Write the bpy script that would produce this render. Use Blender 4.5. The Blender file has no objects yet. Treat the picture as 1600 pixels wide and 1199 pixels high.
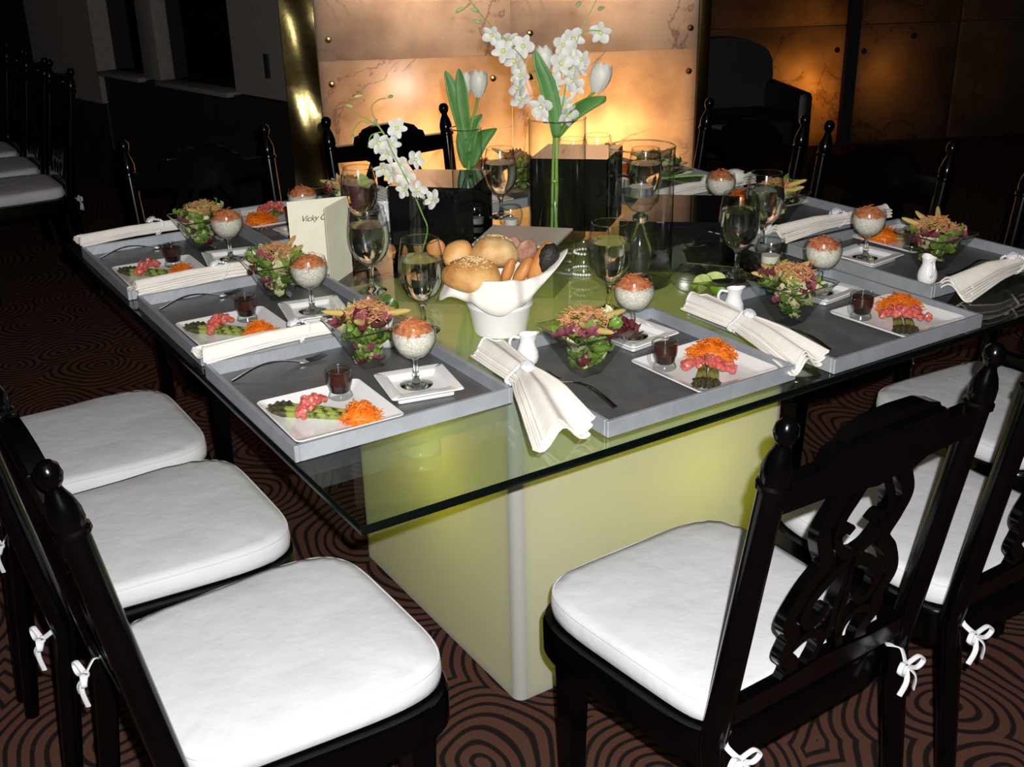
import bpy, bmesh, math, random
from mathutils import Vector, Matrix, Euler

PI = math.pi
sc = bpy.context.scene
COL = sc.collection
TOP = 0.76                                   # height of the glass table top

# ------------------------------------------------------------------ camera
YAW, PITCH, ROLL = math.radians(32.405), math.radians(22.775), math.radians(-1.213)
FPX = 1740.95
CAM = Vector((-0.568, -1.307, 0.81 + TOP))
FWD = Vector((math.sin(YAW) * math.cos(PITCH), math.cos(YAW) * math.cos(PITCH), -math.sin(PITCH)))
_r = Vector((math.cos(YAW), -math.sin(YAW), 0))
_u = _r.cross(FWD)
RGT = _r * math.cos(ROLL) + _u * math.sin(ROLL)
UPV = -_r * math.sin(ROLL) + _u * math.cos(ROLL)
cd = bpy.data.cameras.new('camera')
cd.sensor_width = 36.0
cd.lens = FPX * 36.0 / 1600.0
cd.clip_start = 0.02
cam = bpy.data.objects.new('camera', cd)
COL.objects.link(cam)
cam.matrix_world = Matrix(((RGT.x, UPV.x, -FWD.x, CAM.x), (RGT.y, UPV.y, -FWD.y, CAM.y),
                           (RGT.z, UPV.z, -FWD.z, CAM.z), (0, 0, 0, 1)))
sc.camera = cam

# ------------------------------------------------------------------ world, flash, exposure
w = bpy.data.worlds.new('world'); sc.world = w
w.use_nodes = True
w.node_tree.nodes['Background'].inputs[0].default_value = (0.9, 0.8, 0.7, 1)
w.node_tree.nodes['Background'].inputs[1].default_value = 0.004
sc.view_settings.view_transform = 'Standard'
sc.view_settings.look = 'None'
sc.view_settings.gamma = 1.0
sc.view_settings.exposure = 0.85
sc.view_settings.use_curve_mapping = False
sc.cycles.use_denoising = True
sc.cycles.max_bounces = 14
sc.cycles.transparent_max_bounces = 48
sc.cycles.transmission_bounces = 12
sc.cycles.glossy_bounces = 6
sc.cycles.sample_clamp_indirect = 4.0


def lamp(name, loc, power, color=(1, 1, 1), radius=0.03):
    l = bpy.data.lights.new(name, 'POINT'); l.energy = power; l.color = color; l.shadow_soft_size = radius
    o = bpy.data.objects.new(name, l); COL.objects.link(o); o.location = loc
    return o


# the camera's own flash, beside the lens
lamp('camera_flash', CAM + RGT * 0.035 + UPV * 0.05 - FWD * 0.01, 150, (1.0, 0.97, 0.95), 0.008)


# ------------------------------------------------------------------ pixel helpers
def ray(px, py):
    return FWD * FPX + RGT * (px - 800) - UPV * (py - 599.5)


def at(px, py, z=TOP):
    d = ray(px, py)
    return CAM + d * ((z - CAM.z) / d.z)


def onplane(px, py, p0, n):
    d = ray(px, py)
    p0 = Vector(p0); n = Vector(n)
    return CAM + d * ((p0 - CAM).dot(n) / d.dot(n))


NH = Vector((math.sin(YAW), math.cos(YAW), 0))      # level view heading


def atd(px, py, x, y):
    return onplane(px, py, (x, y, 0), NH)


# ------------------------------------------------------------------ mesh helpers
class MB:
    def __init__(s):
        s.v = []; s.f = []

    def add(s, vs, fs, M=None):
        o = len(s.v)
        s.v += [tuple(M @ Vector(p)) if M is not None else tuple(p) for p in vs]
        s.f += [[i + o for i in f] for f in fs]
        return s

    def box(s, x0, y0, z0, x1, y1, z1, M=None):
        vs = [(x, y, z) for z in (z0, z1) for y in (y0, y1) for x in (x0, x1)]
        return s.add(vs, [(0, 2, 3, 1), (4, 5, 7, 6), (0, 1, 5, 4), (2, 6, 7, 3), (0, 4, 6, 2), (1, 3, 7, 5)], M)

    def bbox(s, x0, y0, z0, x1, y1, z1, b=0.004, M=None, seg=2):
        bm = bmesh.new()
        bmesh.ops.create_cube(bm, size=1.0)
        for q in bm.verts:
            q.co = Vector(((x0 + x1) / 2 + q.co.x * (x1 - x0), (y0 + y1) / 2 + q.co.y * (y1 - y0), (z0 + z1) / 2 + q.co.z * (z1 - z0)))
        bmesh.ops.bevel(bm, geom=bm.edges[:], offset=b, segments=seg, profile=0.5, affect='EDGES')
        bm.verts.index_update()
        s.add([q.co[:] for q in bm.verts], [[q.index for q in f.verts] for f in bm.faces], M)
        bm.free()
        return s

    def lathe(s, prof, seg=24, M=None, cap=True):
        vs = []; fs = []
        for r, z in prof:
            for k in range(seg):
                a = 2 * PI * k / seg
                vs.append((r * math.cos(a), r * math.sin(a), z))
        for i in range(len(prof) - 1):
            for k in range(seg):
                k2 = (k + 1) % seg
                fs.append((i * seg + k, i * seg + k2, (i + 1) * seg + k2, (i + 1) * seg + k))
        if cap:
            if prof[0][0] > 1e-4: fs.append(tuple(reversed(range(seg))))
            if prof[-1][0] > 1e-4: fs.append(tuple(range((len(prof) - 1) * seg, len(prof) * seg)))
        return s.add(vs, fs, M)

    def loops(s, rings, M=None, cap0=True, cap1=True):
        n = len(rings[0]); vs = [p for r in rings for p in r]; fs = []
        for i in range(len(rings) - 1):
            for k in range(n):
                k2 = (k + 1) % n
                fs.append((i * n + k, i * n + k2, (i + 1) * n + k2, (i + 1) * n + k))
        if cap0: fs.append(tuple(reversed(range(n))))
        if cap1: fs.append(tuple(range((len(rings) - 1) * n, len(rings) * n)))
        return s.add(vs, fs, M)

    def tube(s, pts, r, seg=8, M=None, flat=1.0):
        pts = [Vector(p) for p in pts]; n = len(pts)
        rs = r if isinstance(r, (list, tuple)) else [r] * n
        rings = []; prev = None
        for i, p in enumerate(pts):
            t = (pts[min(i + 1, n - 1)] - pts[max(i - 1, 0)])
            if t.length < 1e-9: t = Vector((0, 0, 1))
            t.normalize()
            if prev is None:
                a = Vector((0, 0, 1)) if abs(t.z) < 0.9 else Vector((1, 0, 0))
                nrm = (a - t * a.dot(t)).normalized()
            else:
                nrm = prev - t * prev.dot(t)
                nrm = nrm.normalized() if nrm.length > 1e-6 else prev
            prev = nrm
            bi = t.cross(nrm)
            rings.append([p + (nrm * math.cos(2 * PI * k / seg) * flat + bi * math.sin(2 * PI * k / seg)) * rs[i] for k in range(seg)])
        return s.loops(rings, M)

    def grid(s, fn, nu, nv, M=None):
        vs = [fn(i / nu, j / nv) for j in range(nv + 1) for i in range(nu + 1)]
        fs = [(j * (nu + 1) + i, j * (nu + 1) + i + 1, (j + 1) * (nu + 1) + i + 1, (j + 1) * (nu + 1) + i) for j in range(nv) for i in range(nu)]
        return s.add(vs, fs, M)

    def prism(s, poly, fy0, fy1, M=None):
        """polygon given in (x, z); fy0 / fy1 give the y of the front and back face at a point"""
        n = len(poly)
        vs = [(x, fy0(x, z), z) for x, z in poly] + [(x, fy1(x, z), z) for x, z in poly]
        fs = [tuple(range(n)), tuple(reversed(range(n, 2 * n)))]
        fs += [(i, n + i, n + (i + 1) % n, (i + 1) % n) for i in range(n)]
        return s.add(vs, fs, M)

    def sphere(s, c, r, seg=10, rings=6, sc3=(1, 1, 1), M=None):
        prof = [(max(1e-5, r * math.sin(PI * i / rings)), -r * math.cos(PI * i / rings)) for i in range(rings + 1)]
        m = Matrix.Translation(c) @ Matrix.Diagonal((*sc3, 1))
        if M is not None: m = M @ m
        return s.lathe(prof, seg, m, cap=False)

    def mesh(s, name, sharp=35, smooth=True):
        m = bpy.data.meshes.new(name)
        m.from_pydata(s.v, [], s.f)
        bm = bmesh.new(); bm.from_mesh(m)
        bmesh.ops.remove_doubles(bm, verts=bm.verts[:], dist=1e-6)
        bmesh.ops.recalc_face_normals(bm, faces=bm.faces[:])
        bm.to_mesh(m); bm.free()
        if smooth:
            m.polygons.foreach_set('use_smooth', [True] * len(m.polygons))
            m.set_sharp_from_angle(angle=math.radians(sharp))
        m.update()
        return m


def spline(pts, n=6):
    pts = [Vector(p) for p in pts]; out = []
    for i in range(len(pts) - 1):
        p0 = pts[max(i - 1, 0)]; p1 = pts[i]; p2 = pts[i + 1]; p3 = pts[min(i + 2, len(pts) - 1)]
        for k in range(n):
            t = k / n
            out.append(0.5 * ((2 * p1) + (p2 - p0) * t + (2 * p0 - 5 * p1 + 4 * p2 - p3) * t * t + (3 * p1 - p0 - 3 * p2 + p3) * t ** 3))
    out.append(pts[-1])
    return out


def link(o, parent=None, loc=None, rot=None):
    COL.objects.link(o)
    if parent is not None: o.parent = parent
    if loc is not None: o.location = loc
    if rot is not None: o.rotation_euler = rot
    return o


def empty(name, label, cat, loc=(0, 0, 0), rz=0.0, group=None, rot=None):
    o = bpy.data.objects.new(name, None)
    o.empty_display_size = 0.05
    link(o, None, loc, rot if rot else (0, 0, rz))
    return tag(o, label, cat, group)


def tag(o, label, cat, group=None):
    o['label'] = label; o['category'] = cat
    if group: o['group'] = group
    return o


CACHE = {}


def part(name, key, build, mat, parent=None, loc=None, rot=None, sharp=35):
    """an object whose mesh is made once per key and shared by all alike pieces"""
    if key not in CACHE:
        b = build()
        m = b.mesh(name, sharp)
        m.materials.append(mat)
        CACHE[key] = m
    o = bpy.data.objects.new(name, CACHE[key])
    return link(o, parent, loc, rot)


def one(name, b, mat, parent=None, loc=None, rot=None, sharp=35):
    m = b.mesh(name, sharp); m.materials.append(mat)
    return link(bpy.data.objects.new(name, m), parent, loc, rot)


def struct(o):
    o['kind'] = 'structure'
    return o


# ------------------------------------------------------------------ materials
def nodes_of(name):
    m = bpy.data.materials.new(name); m.use_nodes = True
    nt = m.node_tree
    return m, nt, nt.nodes['Principled BSDF'], nt.nodes['Material Output']


def N(nt, t, **kw):
    n = nt.nodes.new(t)
    for k, v in kw.items():
        if k in n.inputs: n.inputs[k].default_value = v
        else: setattr(n, k, v)
    return n


def coords(nt, scale=(1, 1, 1), kind='Object'):
    tc = N(nt, 'ShaderNodeTexCoord'); mp = N(nt, 'ShaderNodeMapping')
    mp.inputs['Scale'].default_value = scale
    nt.links.new(tc.outputs[kind], mp.inputs['Vector'])
    return mp.outputs['Vector']


def pbr(name, c1, c2=None, scale=30, rough=0.5, metal=0.0, bump=0.0, bscale=None, coat=0.0, spec=0.5, trans=0.0, detail=4, stops=(0.35, 0.65), sss=0.0):
    m, nt, p, out = nodes_of(name)
    p.inputs['Roughness'].default_value = rough; p.inputs['Metallic'].default_value = metal
    p.inputs['Coat Weight'].default_value = coat; p.inputs['Specular IOR Level'].default_value = spec
    p.inputs['Coat Roughness'].default_value = 0.08
    if sss:
        p.inputs['Subsurface Weight'].default_value = sss
        p.inputs['Subsurface Radius'].default_value = (0.01, 0.006, 0.004)
        p.inputs['Subsurface Scale'].default_value = 0.5
    v = coords(nt)
    nz = N(nt, 'ShaderNodeTexNoise', Scale=scale, Detail=detail); nt.links.new(v, nz.inputs['Vector'])
    cr = N(nt, 'ShaderNodeValToRGB')
    cr.color_ramp.elements[0].position = stops[0]; cr.color_ramp.elements[1].position = stops[1]
    cr.color_ramp.elements[0].color = (*c1, 1); cr.color_ramp.elements[1].color = (*(c2 or c1), 1)
    nt.links.new(nz.outputs['Fac'], cr.inputs['Fac']); nt.links.new(cr.outputs['Color'], p.inputs['Base Color'])
    if bump:
        nb = N(nt, 'ShaderNodeTexNoise', Scale=bscale or scale * 2, Detail=5); nt.links.new(v, nb.inputs['Vector'])
        bp = N(nt, 'ShaderNodeBump', Strength=1.0, Distance=bump); nt.links.new(nb.outputs['Fac'], bp.inputs['Height'])
        nt.links.new(bp.outputs['Normal'], p.inputs['Normal'])
    return m


def thin_glass(name, tint=(1, 1, 1), ior=1.5, rough=0.0, edge=None):
    m, nt, p, out = nodes_of(name); nt.nodes.remove(p)
    tr = N(nt, 'ShaderNodeBsdfTransparent'); tr.inputs[0].default_value = (*tint, 1)
    gl = N(nt, 'ShaderNodeBsdfGlossy'); gl.inputs['Roughness'].default_value = rough + 0.01
    # Schlick reflectance, the same from both sides of the sheet
    lw = N(nt, 'ShaderNodeLayerWeight'); lw.inputs['Blend'].default_value = 0.5
    pw = N(nt, 'ShaderNodeMath', operation='POWER'); pw.inputs[1].default_value = 5.0
    f0 = ((ior - 1) / (ior + 1)) ** 2
    fr = N(nt, 'ShaderNodeMath', operation='MULTIPLY_ADD'); fr.inputs[1].default_value = 1 - f0; fr.inputs[2].default_value = f0
    nt.links.new(lw.outputs['Facing'], pw.inputs[0]); nt.links.new(pw.outputs[0], fr.inputs[0])
    mx = N(nt, 'ShaderNodeMixShader')
    nt.links.new(fr.outputs[0], mx.inputs[0]); nt.links.new(tr.outputs[0], mx.inputs[1]); nt.links.new(gl.outputs[0], mx.inputs[2])
    nt.links.new(mx.outputs[0], out.inputs['Surface'])
    if edge:
        p2 = N(nt, 'ShaderNodeMath', operation='POWER'); p2.inputs[1].default_value = 3.0
        ml = N(nt, 'ShaderNodeMixRGB'); ml.inputs[1].default_value = (*tint, 1); ml.inputs[2].default_value = (*edge, 1)
        nt.links.new(lw.outputs['Facing'], p2.inputs[0]); nt.links.new(p2.outputs[0], ml.inputs[0]); nt.links.new(ml.outputs[0], tr.inputs[0])
    return m


def solid_glass(name, color=(1, 1, 1), ior=1.45, rough=0.0):
    m, nt, p, out = nodes_of(name); nt.nodes.remove(p)
    g = N(nt, 'ShaderNodeBsdfGlass'); g.inputs['Color'].default_value = (*color, 1)
    g.inputs['IOR'].default_value = ior; g.inputs['Roughness'].default_value = rough
    nt.links.new(g.outputs[0], out.inputs['Surface'])
    return m


def translucent(name, col_refl, col_trans, fac, spec_rough=0.3, veins=False, spec=0.06):
    m, nt, p, out = nodes_of(name); nt.nodes.remove(p)
    df = N(nt, 'ShaderNodeBsdfDiffuse'); df.inputs[0].default_value = (*col_refl, 1)
    tl = N(nt, 'ShaderNodeBsdfTranslucent'); tl.inputs[0].default_value = (*col_trans, 1)
    mx = N(nt, 'ShaderNodeMixShader'); mx.inputs[0].default_value = fac
    nt.links.new(df.outputs[0], mx.inputs[1]); nt.links.new(tl.outputs[0], mx.inputs[2])
    gl = N(nt, 'ShaderNodeBsdfGlossy'); gl.inputs['Roughness'].default_value = spec_rough
    m2 = N(nt, 'ShaderNodeMixShader'); m2.inputs[0].default_value = spec
    nt.links.new(mx.outputs[0], m2.inputs[1]); nt.links.new(gl.outputs[0], m2.inputs[2])
    nt.links.new(m2.outputs[0], out.inputs['Surface'])
    if veins:
        v = coords(nt, (1, 1, 1))
        n1 = N(nt, 'ShaderNodeTexNoise', Scale=2.2, Detail=6, Roughness=0.62); nt.links.new(v, n1.inputs['Vector'])
        r1 = N(nt, 'ShaderNodeValToRGB')
        r1.color_ramp.elements[0].position = 0.34; r1.color_ramp.elements[0].color = (0.62, 0.58, 0.56, 1)
        r1.color_ramp.elements[1].position = 0.60; r1.color_ramp.elements[1].color = (1, 1, 1, 1)
        nt.links.new(n1.outputs['Fac'], r1.inputs['Fac'])
        n2 = N(nt, 'ShaderNodeTexNoise', Scale=1.6, Detail=8, Roughness=0.6, Distortion=1.4); nt.links.new(v, n2.inputs['Vector'])
        sb = N(nt, 'ShaderNodeMath', operation='SUBTRACT'); sb.inputs[1].default_value = 0.5
        ab = N(nt, 'ShaderNodeMath', operation='ABSOLUTE')
        nt.links.new(n2.outputs['Fac'], sb.inputs[0]); nt.links.new(sb.outputs[0], ab.inputs[0])
        r2 = N(nt, 'ShaderNodeValToRGB')
        r2.color_ramp.elements[0].position = 0.0; r2.color_ramp.elements[0].color = (0.52, 0.46, 0.43, 1)
        r2.color_ramp.elements[1].position = 0.014; r2.color_ramp.elements[1].color = (1, 1, 1, 1)
        nt.links.new(ab.outputs[0], r2.inputs['Fac'])
        n3 = N(nt, 'ShaderNodeTexNoise', Scale=0.9, Detail=2); nt.links.new(v, n3.inputs['Vector'])
        r3 = N(nt, 'ShaderNodeValToRGB')
        r3.color_ramp.elements[0].position = 0.45; r3.color_ramp.elements[0].color = (1, 1, 1, 1)
        r3.color_ramp.elements[1].position = 0.55; r3.color_ramp.elements[1].color = (0, 0, 0, 1)
        nt.links.new(n3.outputs['Fac'], r3.inputs['Fac'])
        lg = N(nt, 'ShaderNodeMixRGB', blend_type='LIGHTEN'); lg.inputs[0].default_value = 1
        nt.links.new(r2.outputs[0], lg.inputs[1]); nt.links.new(r3.outputs[0], lg.inputs[2])
        ml = N(nt, 'ShaderNodeMixRGB', blend_type='MULTIPLY'); ml.inputs[0].default_value = 1
        nt.links.new(r1.outputs[0], ml.inputs[1]); nt.links.new(lg.outputs[0], ml.inputs[2])
        for sh, c in ((df, col_refl), (tl, col_trans)):
            mm = N(nt, 'ShaderNodeMixRGB', blend_type='MULTIPLY'); mm.inputs[0].default_value = 1; mm.inputs[2].default_value = (*c, 1)
            nt.links.new(ml.outputs[0], mm.inputs[1]); nt.links.new(mm.outputs[0], sh.inputs[0])
    return m


def carpet_mat():
    m, nt, p, out = nodes_of('carpet')
    p.inputs['Roughness'].default_value = 0.95; p.inputs['Specular IOR Level'].default_value = 0.1
    v = coords(nt)
    wn = N(nt, 'ShaderNodeTexNoise', Scale=3.0, Detail=1); nt.links.new(v, wn.inputs['Vector'])
    wm = N(nt, 'ShaderNodeMixRGB', blend_type='LINEAR_LIGHT'); wm.inputs[0].default_value = 0.07
    nt.links.new(v, wm.inputs[1]); nt.links.new(wn.outputs['Color'], wm.inputs[2])
    vo = N(nt, 'ShaderNodeTexVoronoi', Scale=2.6); vo.voronoi_dimensions = '2D'
    nt.links.new(wm.outputs[0], vo.inputs['Vector'])
    mu = N(nt, 'ShaderNodeMath', operation='MULTIPLY'); mu.inputs[1].default_value = 84.0
    nt.links.new(vo.outputs['Distance'], mu.inputs[0])
    sn = N(nt, 'ShaderNodeMath', operation='SINE'); nt.links.new(mu.outputs[0], sn.inputs[0])
    fi = N(nt, 'ShaderNodeTexNoise', Scale=420.0, Detail=2); nt.links.new(v, fi.inputs['Vector'])
    ad = N(nt, 'ShaderNodeMath', operation='MULTIPLY_ADD'); ad.inputs[1].default_value = 0.9
    sub = N(nt, 'ShaderNodeMath', operation='SUBTRACT'); sub.inputs[1].default_value = 0.5
    nt.links.new(fi.outputs['Fac'], sub.inputs[0]); nt.links.new(sub.outputs[0], ad.inputs[0]); nt.links.new(sn.outputs[0], ad.inputs[2])
    cr = N(nt, 'ShaderNodeValToRGB')
    cr.color_ramp.elements[0].position = 0.18; cr.color_ramp.elements[0].color = (0.012, 0.008, 0.008, 1)
    cr.color_ramp.elements[1].position = 0.42; cr.color_ramp.elements[1].color = (0.085, 0.038, 0.027, 1)
    mr = N(nt, 'ShaderNodeMapRange'); mr.inputs[1].default_value = -1; mr.inputs[2].default_value = 1
    nt.links.new(ad.outputs[0], mr.inputs[0]); nt.links.new(mr.outputs[0], cr.inputs['Fac'])
    nt.links.new(cr.outputs[0], p.inputs['Base Color'])
    bp = N(nt, 'ShaderNodeBump', Strength=0.5, Distance=0.003); nt.links.new(fi.outputs['Fac'], bp.inputs['Height'])
    nt.links.new(bp.outputs[0], p.inputs['Normal'])
    return m


M = {}
M['carpet'] = carpet_mat()
M['wood'] = pbr('black_lacquered_wood', (0.0006, 0.0006, 0.0008), (0.0011, 0.0010, 0.0011), 18, 0.17, 0, 0, None, 0.0, 0.25)
M['cushion'] = pbr('white_cotton', (0.58, 0.59, 0.615), (0.63, 0.64, 0.66), 6, 0.9, 0, 0.006, 9, 0, 0.15, detail=2)
M['tray'] = pbr('silver_leaf_tray', (0.44, 0.48, 0.53), (0.51, 0.55, 0.60), 22, 0.48, 0.55, 0.0006, 90)
M['trayfloor'] = pbr('shaded_tray_floor', (0.12, 0.125, 0.13), (0.16, 0.165, 0.17), 22, 0.40, 0.4, 0.0006, 90)  # same silver tray, its grazing-angle darkness painted into the floor colour
M['porcelain'] = pbr('white_porcelain', (0.86, 0.86, 0.86), (0.90, 0.90, 0.89), 12, 0.12, 0, 0, None, 0.3)
M['napkin'] = pbr('cream_napkin_cloth', (0.78, 0.75, 0.68), (0.84, 0.81, 0.75), 25, 0.9, 0, 0.0012, 45, 0, 0.15)
M['steel'] = pbr('polished_steel', (0.42, 0.42, 0.42), (0.5, 0.5, 0.5), 40, 0.16, 1.0)
M['crystal'] = pbr('rhinestone', (0.70, 0.71, 0.74), (0.95, 0.95, 0.97), 500, 0.12, 0.1, 0.001, 600, 0.5)
M['glass'] = thin_glass('clear_glass', (0.965, 0.98, 0.97), 1.55, 0.11, (0.25, 0.30, 0.27))
M['gsolid'] = solid_glass('solid_glass', (0.97, 0.99, 0.98), 1.47, 0.07)
M['water'] = solid_glass('water', (0.98, 1.0, 0.985), 1.33, 0.05)
M['tabletop'] = thin_glass('table_glass', (0.90, 0.95, 0.89), 1.52)
M['glassedge'] = pbr('dark_glass_edge', (0.001, 0.003, 0.002), (0.002, 0.004, 0.003), 10, 0.2, 0, 0, None, 0.0, 0.25)
M['base'] = translucent('frosted_acrylic', (0.60, 0.60, 0.55), (0.80, 0.80, 0.36), 0.42, 0.35)
M['basepost'] = translucent('frosted_acrylic_edge', (0.50, 0.51, 0.48), (0.6, 0.62, 0.4), 0.2, 0.3)
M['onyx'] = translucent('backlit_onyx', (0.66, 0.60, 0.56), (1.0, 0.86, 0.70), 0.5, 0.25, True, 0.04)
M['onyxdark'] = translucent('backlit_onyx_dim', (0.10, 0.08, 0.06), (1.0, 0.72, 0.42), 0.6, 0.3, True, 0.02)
M['brass'] = pbr('hammered_brass', (0.24, 0.19, 0.07), (0.31, 0.25, 0.10), 8, 0.2, 1.0, 0.002, 8.0)
M['bolt'] = pbr('brass_bolt', (0.35, 0.24, 0.08), (0.45, 0.32, 0.12), 30, 0.25, 1.0)
M['darkwall'] = pbr('dark_wall_paint', (0.012, 0.010, 0.009), (0.017, 0.014, 0.012), 8, 0.6)
M['creamwall'] = pbr('cream_wall_paint', (0.17, 0.155, 0.14), (0.21, 0.19, 0.17), 40, 0.8)
M['ceil'] = pbr('ceiling_paint', (0.10, 0.085, 0.07), (0.12, 0.10, 0.08), 5, 0.9)
M['blackbox'] = pbr('black_mirror_acrylic', (0.004, 0.004, 0.005), (0.006, 0.006, 0.007), 10, 0.015, 0, 0, None, 0.0, 0.6)
M['greytop'] = pbr('frosted_grey_top', (0.44, 0.44, 0.40), (0.50, 0.50, 0.46), 8, 0.25, 0.1)
M['paper'] = pbr('ivory_card', (0.80, 0.78, 0.62), (0.84, 0.82, 0.67), 30, 0.75)
M['ink'] = pbr('black_ink', (0.03, 0.03, 0.03), None, 10, 0.6)
M['carrot'] = pbr('grated_carrot', (0.58, 0.11, 0.004), (0.78, 0.21, 0.012), 60, 0.45)
M['tomato'] = pbr('diced_tomato', (0.46, 0.065, 0.05), (0.62, 0.17, 0.14), 120, 0.25, 0, 0.001, 200)
M['asp'] = pbr('asparagus_green', (0.035, 0.050, 0.012), (0.24, 0.29, 0.06), 70, 0.35, stops=(0.38, 0.55))
M['asptip'] = pbr('asparagus_tip', (0.020, 0.018, 0.012), (0.07, 0.065, 0.025), 90, 0.45)
M['sauce'] = pbr('dark_sauce', (0.010, 0.004, 0.003), (0.016, 0.006, 0.004), 10, 0.12)
M['sauce2'] = pbr('brown_sauce', (0.035, 0.010, 0.006), (0.055, 0.015, 0.009), 30, 0.3)
M['rice'] = pbr('tapioca_pearls', (0.52, 0.48, 0.40), (0.80, 0.78, 0.70), 260, 0.45, 0, 0.001, 300)
M['shred'] = pbr('fried_red_shreds', (0.42, 0.10, 0.04), (0.60, 0.25, 0.10), 120, 0.4)
M['onion'] = pbr('crispy_brown_shreds', (0.42, 0.17, 0.06), (0.66, 0.36, 0.16), 110, 0.5)
M['leaf1'] = pbr('green_lettuce', (0.085, 0.17, 0.02), (0.20, 0.31, 0.055), 40, 0.35)
M['leaf2'] = pbr('dark_green_leaf', (0.025, 0.065, 0.012), (0.075, 0.14, 0.025), 40, 0.35)
M['leaf3'] = pbr('pale_lettuce', (0.40, 0.42, 0.17), (0.62, 0.58, 0.36), 40, 0.4)
M['leaf4'] = pbr('red_leaf_lettuce', (0.05, 0.012, 0.012), (0.17, 0.03, 0.04), 50, 0.35)
M['radish'] = pbr('radicchio', (0.13, 0.015, 0.035), (0.34, 0.10, 0.14), 35, 0.35)
M['corn'] = pbr('baby_corn', (0.66, 0.47, 0.11), (0.78, 0.62, 0.22), 160, 0.4, 0, 0.001, 240)
M['bread'] = pbr('golden_crust', (0.42, 0.16, 0.03), (0.72, 0.42, 0.15), 16, 0.55, 0, 0.0025, 60, stops=(0.30, 0.62))
M['breadlt'] = pbr('floured_crust', (0.52, 0.25, 0.06), (0.80, 0.60, 0.32), 18, 0.6, 0, 0.0015, 60)
M['breadrd'] = pbr('rye_slice', (0.30, 0.14, 0.09), (0.48, 0.27, 0.18), 60, 0.75, 0, 0.002, 120)
M['crust2'] = pbr('dark_orange_crust', (0.42, 0.15, 0.035), (0.62, 0.28, 0.08), 16, 0.5, 0, 0.001, 60)
M['poppy'] = pbr('poppy_seed_crust', (0.006, 0.005, 0.005), (0.03, 0.025, 0.02), 260, 0.5, 0, 0.002, 300)
M['sesame'] = pbr('sesame', (0.72, 0.55, 0.26), (0.82, 0.68, 0.40), 200, 0.5)
M['petal'] = pbr('white_petal', (0.78, 0.80, 0.74), (0.86, 0.87, 0.83), 40, 0.5, sss=0.1)
M['petalc'] = pbr('petal_throat', (0.62, 0.66, 0.25), (0.75, 0.76, 0.42), 60, 0.5)
M['tulip'] = pbr('tulip_petal', (0.74, 0.76, 0.66), (0.84, 0.85, 0.78), 25, 0.45, sss=0.1)
M['stem'] = pbr('flower_stem', (0.20, 0.38, 0.06), (0.30, 0.48, 0.10), 30, 0.4)
M['blade'] = pbr('tulip_leaf', (0.07, 0.22, 0.05), (0.13, 0.32, 0.08), 16, 0.38)
M['bud'] = pbr('orchid_bud', (0.42, 0.56, 0.20), (0.56, 0.66, 0.32), 60, 0.45)
M['lime'] = pbr('lime_flesh', (0.42, 0.52, 0.13), (0.60, 0.66, 0.28), 60, 0.3)
M['limepeel'] = pbr('lime_peel', (0.12, 0.30, 0.03), (0.20, 0.40, 0.05), 60, 0.35)
M['wax'] = pbr('white_wax', (0.72, 0.70, 0.62), (0.78, 0.76, 0.68), 30, 0.4)
M['tin'] = pbr('tealight_cup', (0.6, 0.6, 0.62), (0.68, 0.68, 0.7), 40, 0.25, 0.9)
M['leather'] = pbr('black_leather', (0.006, 0.005, 0.005), (0.010, 0.008, 0.008), 30, 0.5, 0, 0.001, 80)
M['window'] = pbr('dark_window_glass', (0.003, 0.003, 0.004), None, 5, 0.06)
M['switch'] = pbr('switch_plate', (0.02, 0.02, 0.02), None, 5, 0.4)
M['trim'] = pbr('window_frame_paint', (0.15, 0.14, 0.125), (0.19, 0.175, 0.16), 30, 0.7)

# ------------------------------------------------------------------ setting: floor, walls, ceiling
struct(one('floor', MB().box(-6, -5, -0.05, 10, 13, 0.0), M['carpet']))
struct(one('ceiling', MB().box(-6, -5, 3.1, 10, 13, 3.15), M['ceil']))
struct(one('wall_far', MB().box(-6, 12.4, 0, 10, 12.5, 3.1), M['darkwall']))

# the glowing stone partition
WP = Vector((1.563, 3.668, 0)); WA = math.atan2(2.892 - 3.668, 3.196 - 1.563); WW = 1.808
WE = Vector((math.cos(WA), math.sin(WA), 0)); WN = Vector((math.sin(WA), -math.cos(WA), 0))
wall = bpy.data.objects.new('wall_back', None); link(wall, None, WP, (0, 0, WA)); struct(wall)
JZ = [0.0, 0.96, 1.93, 2.9]
for i in range(2):
    for j in range(3):
        part('onyx_panel', 'onyxp', lambda: MB().bbox(0, 0, 0, WW / 2 - 0.004, 0.018, 0.962, 0.003), M['onyx'], wall,
             (i * WW / 2 + 0.002, 0, JZ[j] + 0.003))
for i, x in enumerate((0.055, WW / 2 - 0.09, WW / 2 + 0.09, WW - 0.04)):
    for j, z in enumerate((0.10, 0.86, 1.06, 1.83, 2.03)):
        part('bolt', 'bolt', lambda: MB().lathe([(0.016, 0), (0.016, 0.006), (0.012, 0.013), (0.0001, 0.015)], 12, Matrix.Rotation(PI / 2, 4, 'X')), M['bolt'], wall, (x, 0, z))
one('back_board', MB().box(0, 0.34, 0, WW, 0.37, 2.9), M['creamwall'], wall)
one('shelf', MB().box(0, 0.03, 0.95, WW, 0.34, 0.97), M['creamwall'], wall)
for x in (0.0, WW - 0.02):
    one('side_board', MB().box(x, 0.02, 0, x + 0.02, 0.34, 2.9), M['creamwall'], wall)
one('top_board', MB().box(0, 0, 2.9, WW, 0.37, 2.93), M['darkwall'], wall)


def wallpt(x, y, z):
    return WP + WE * x - WN * y + Vector((0, 0, z))


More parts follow.
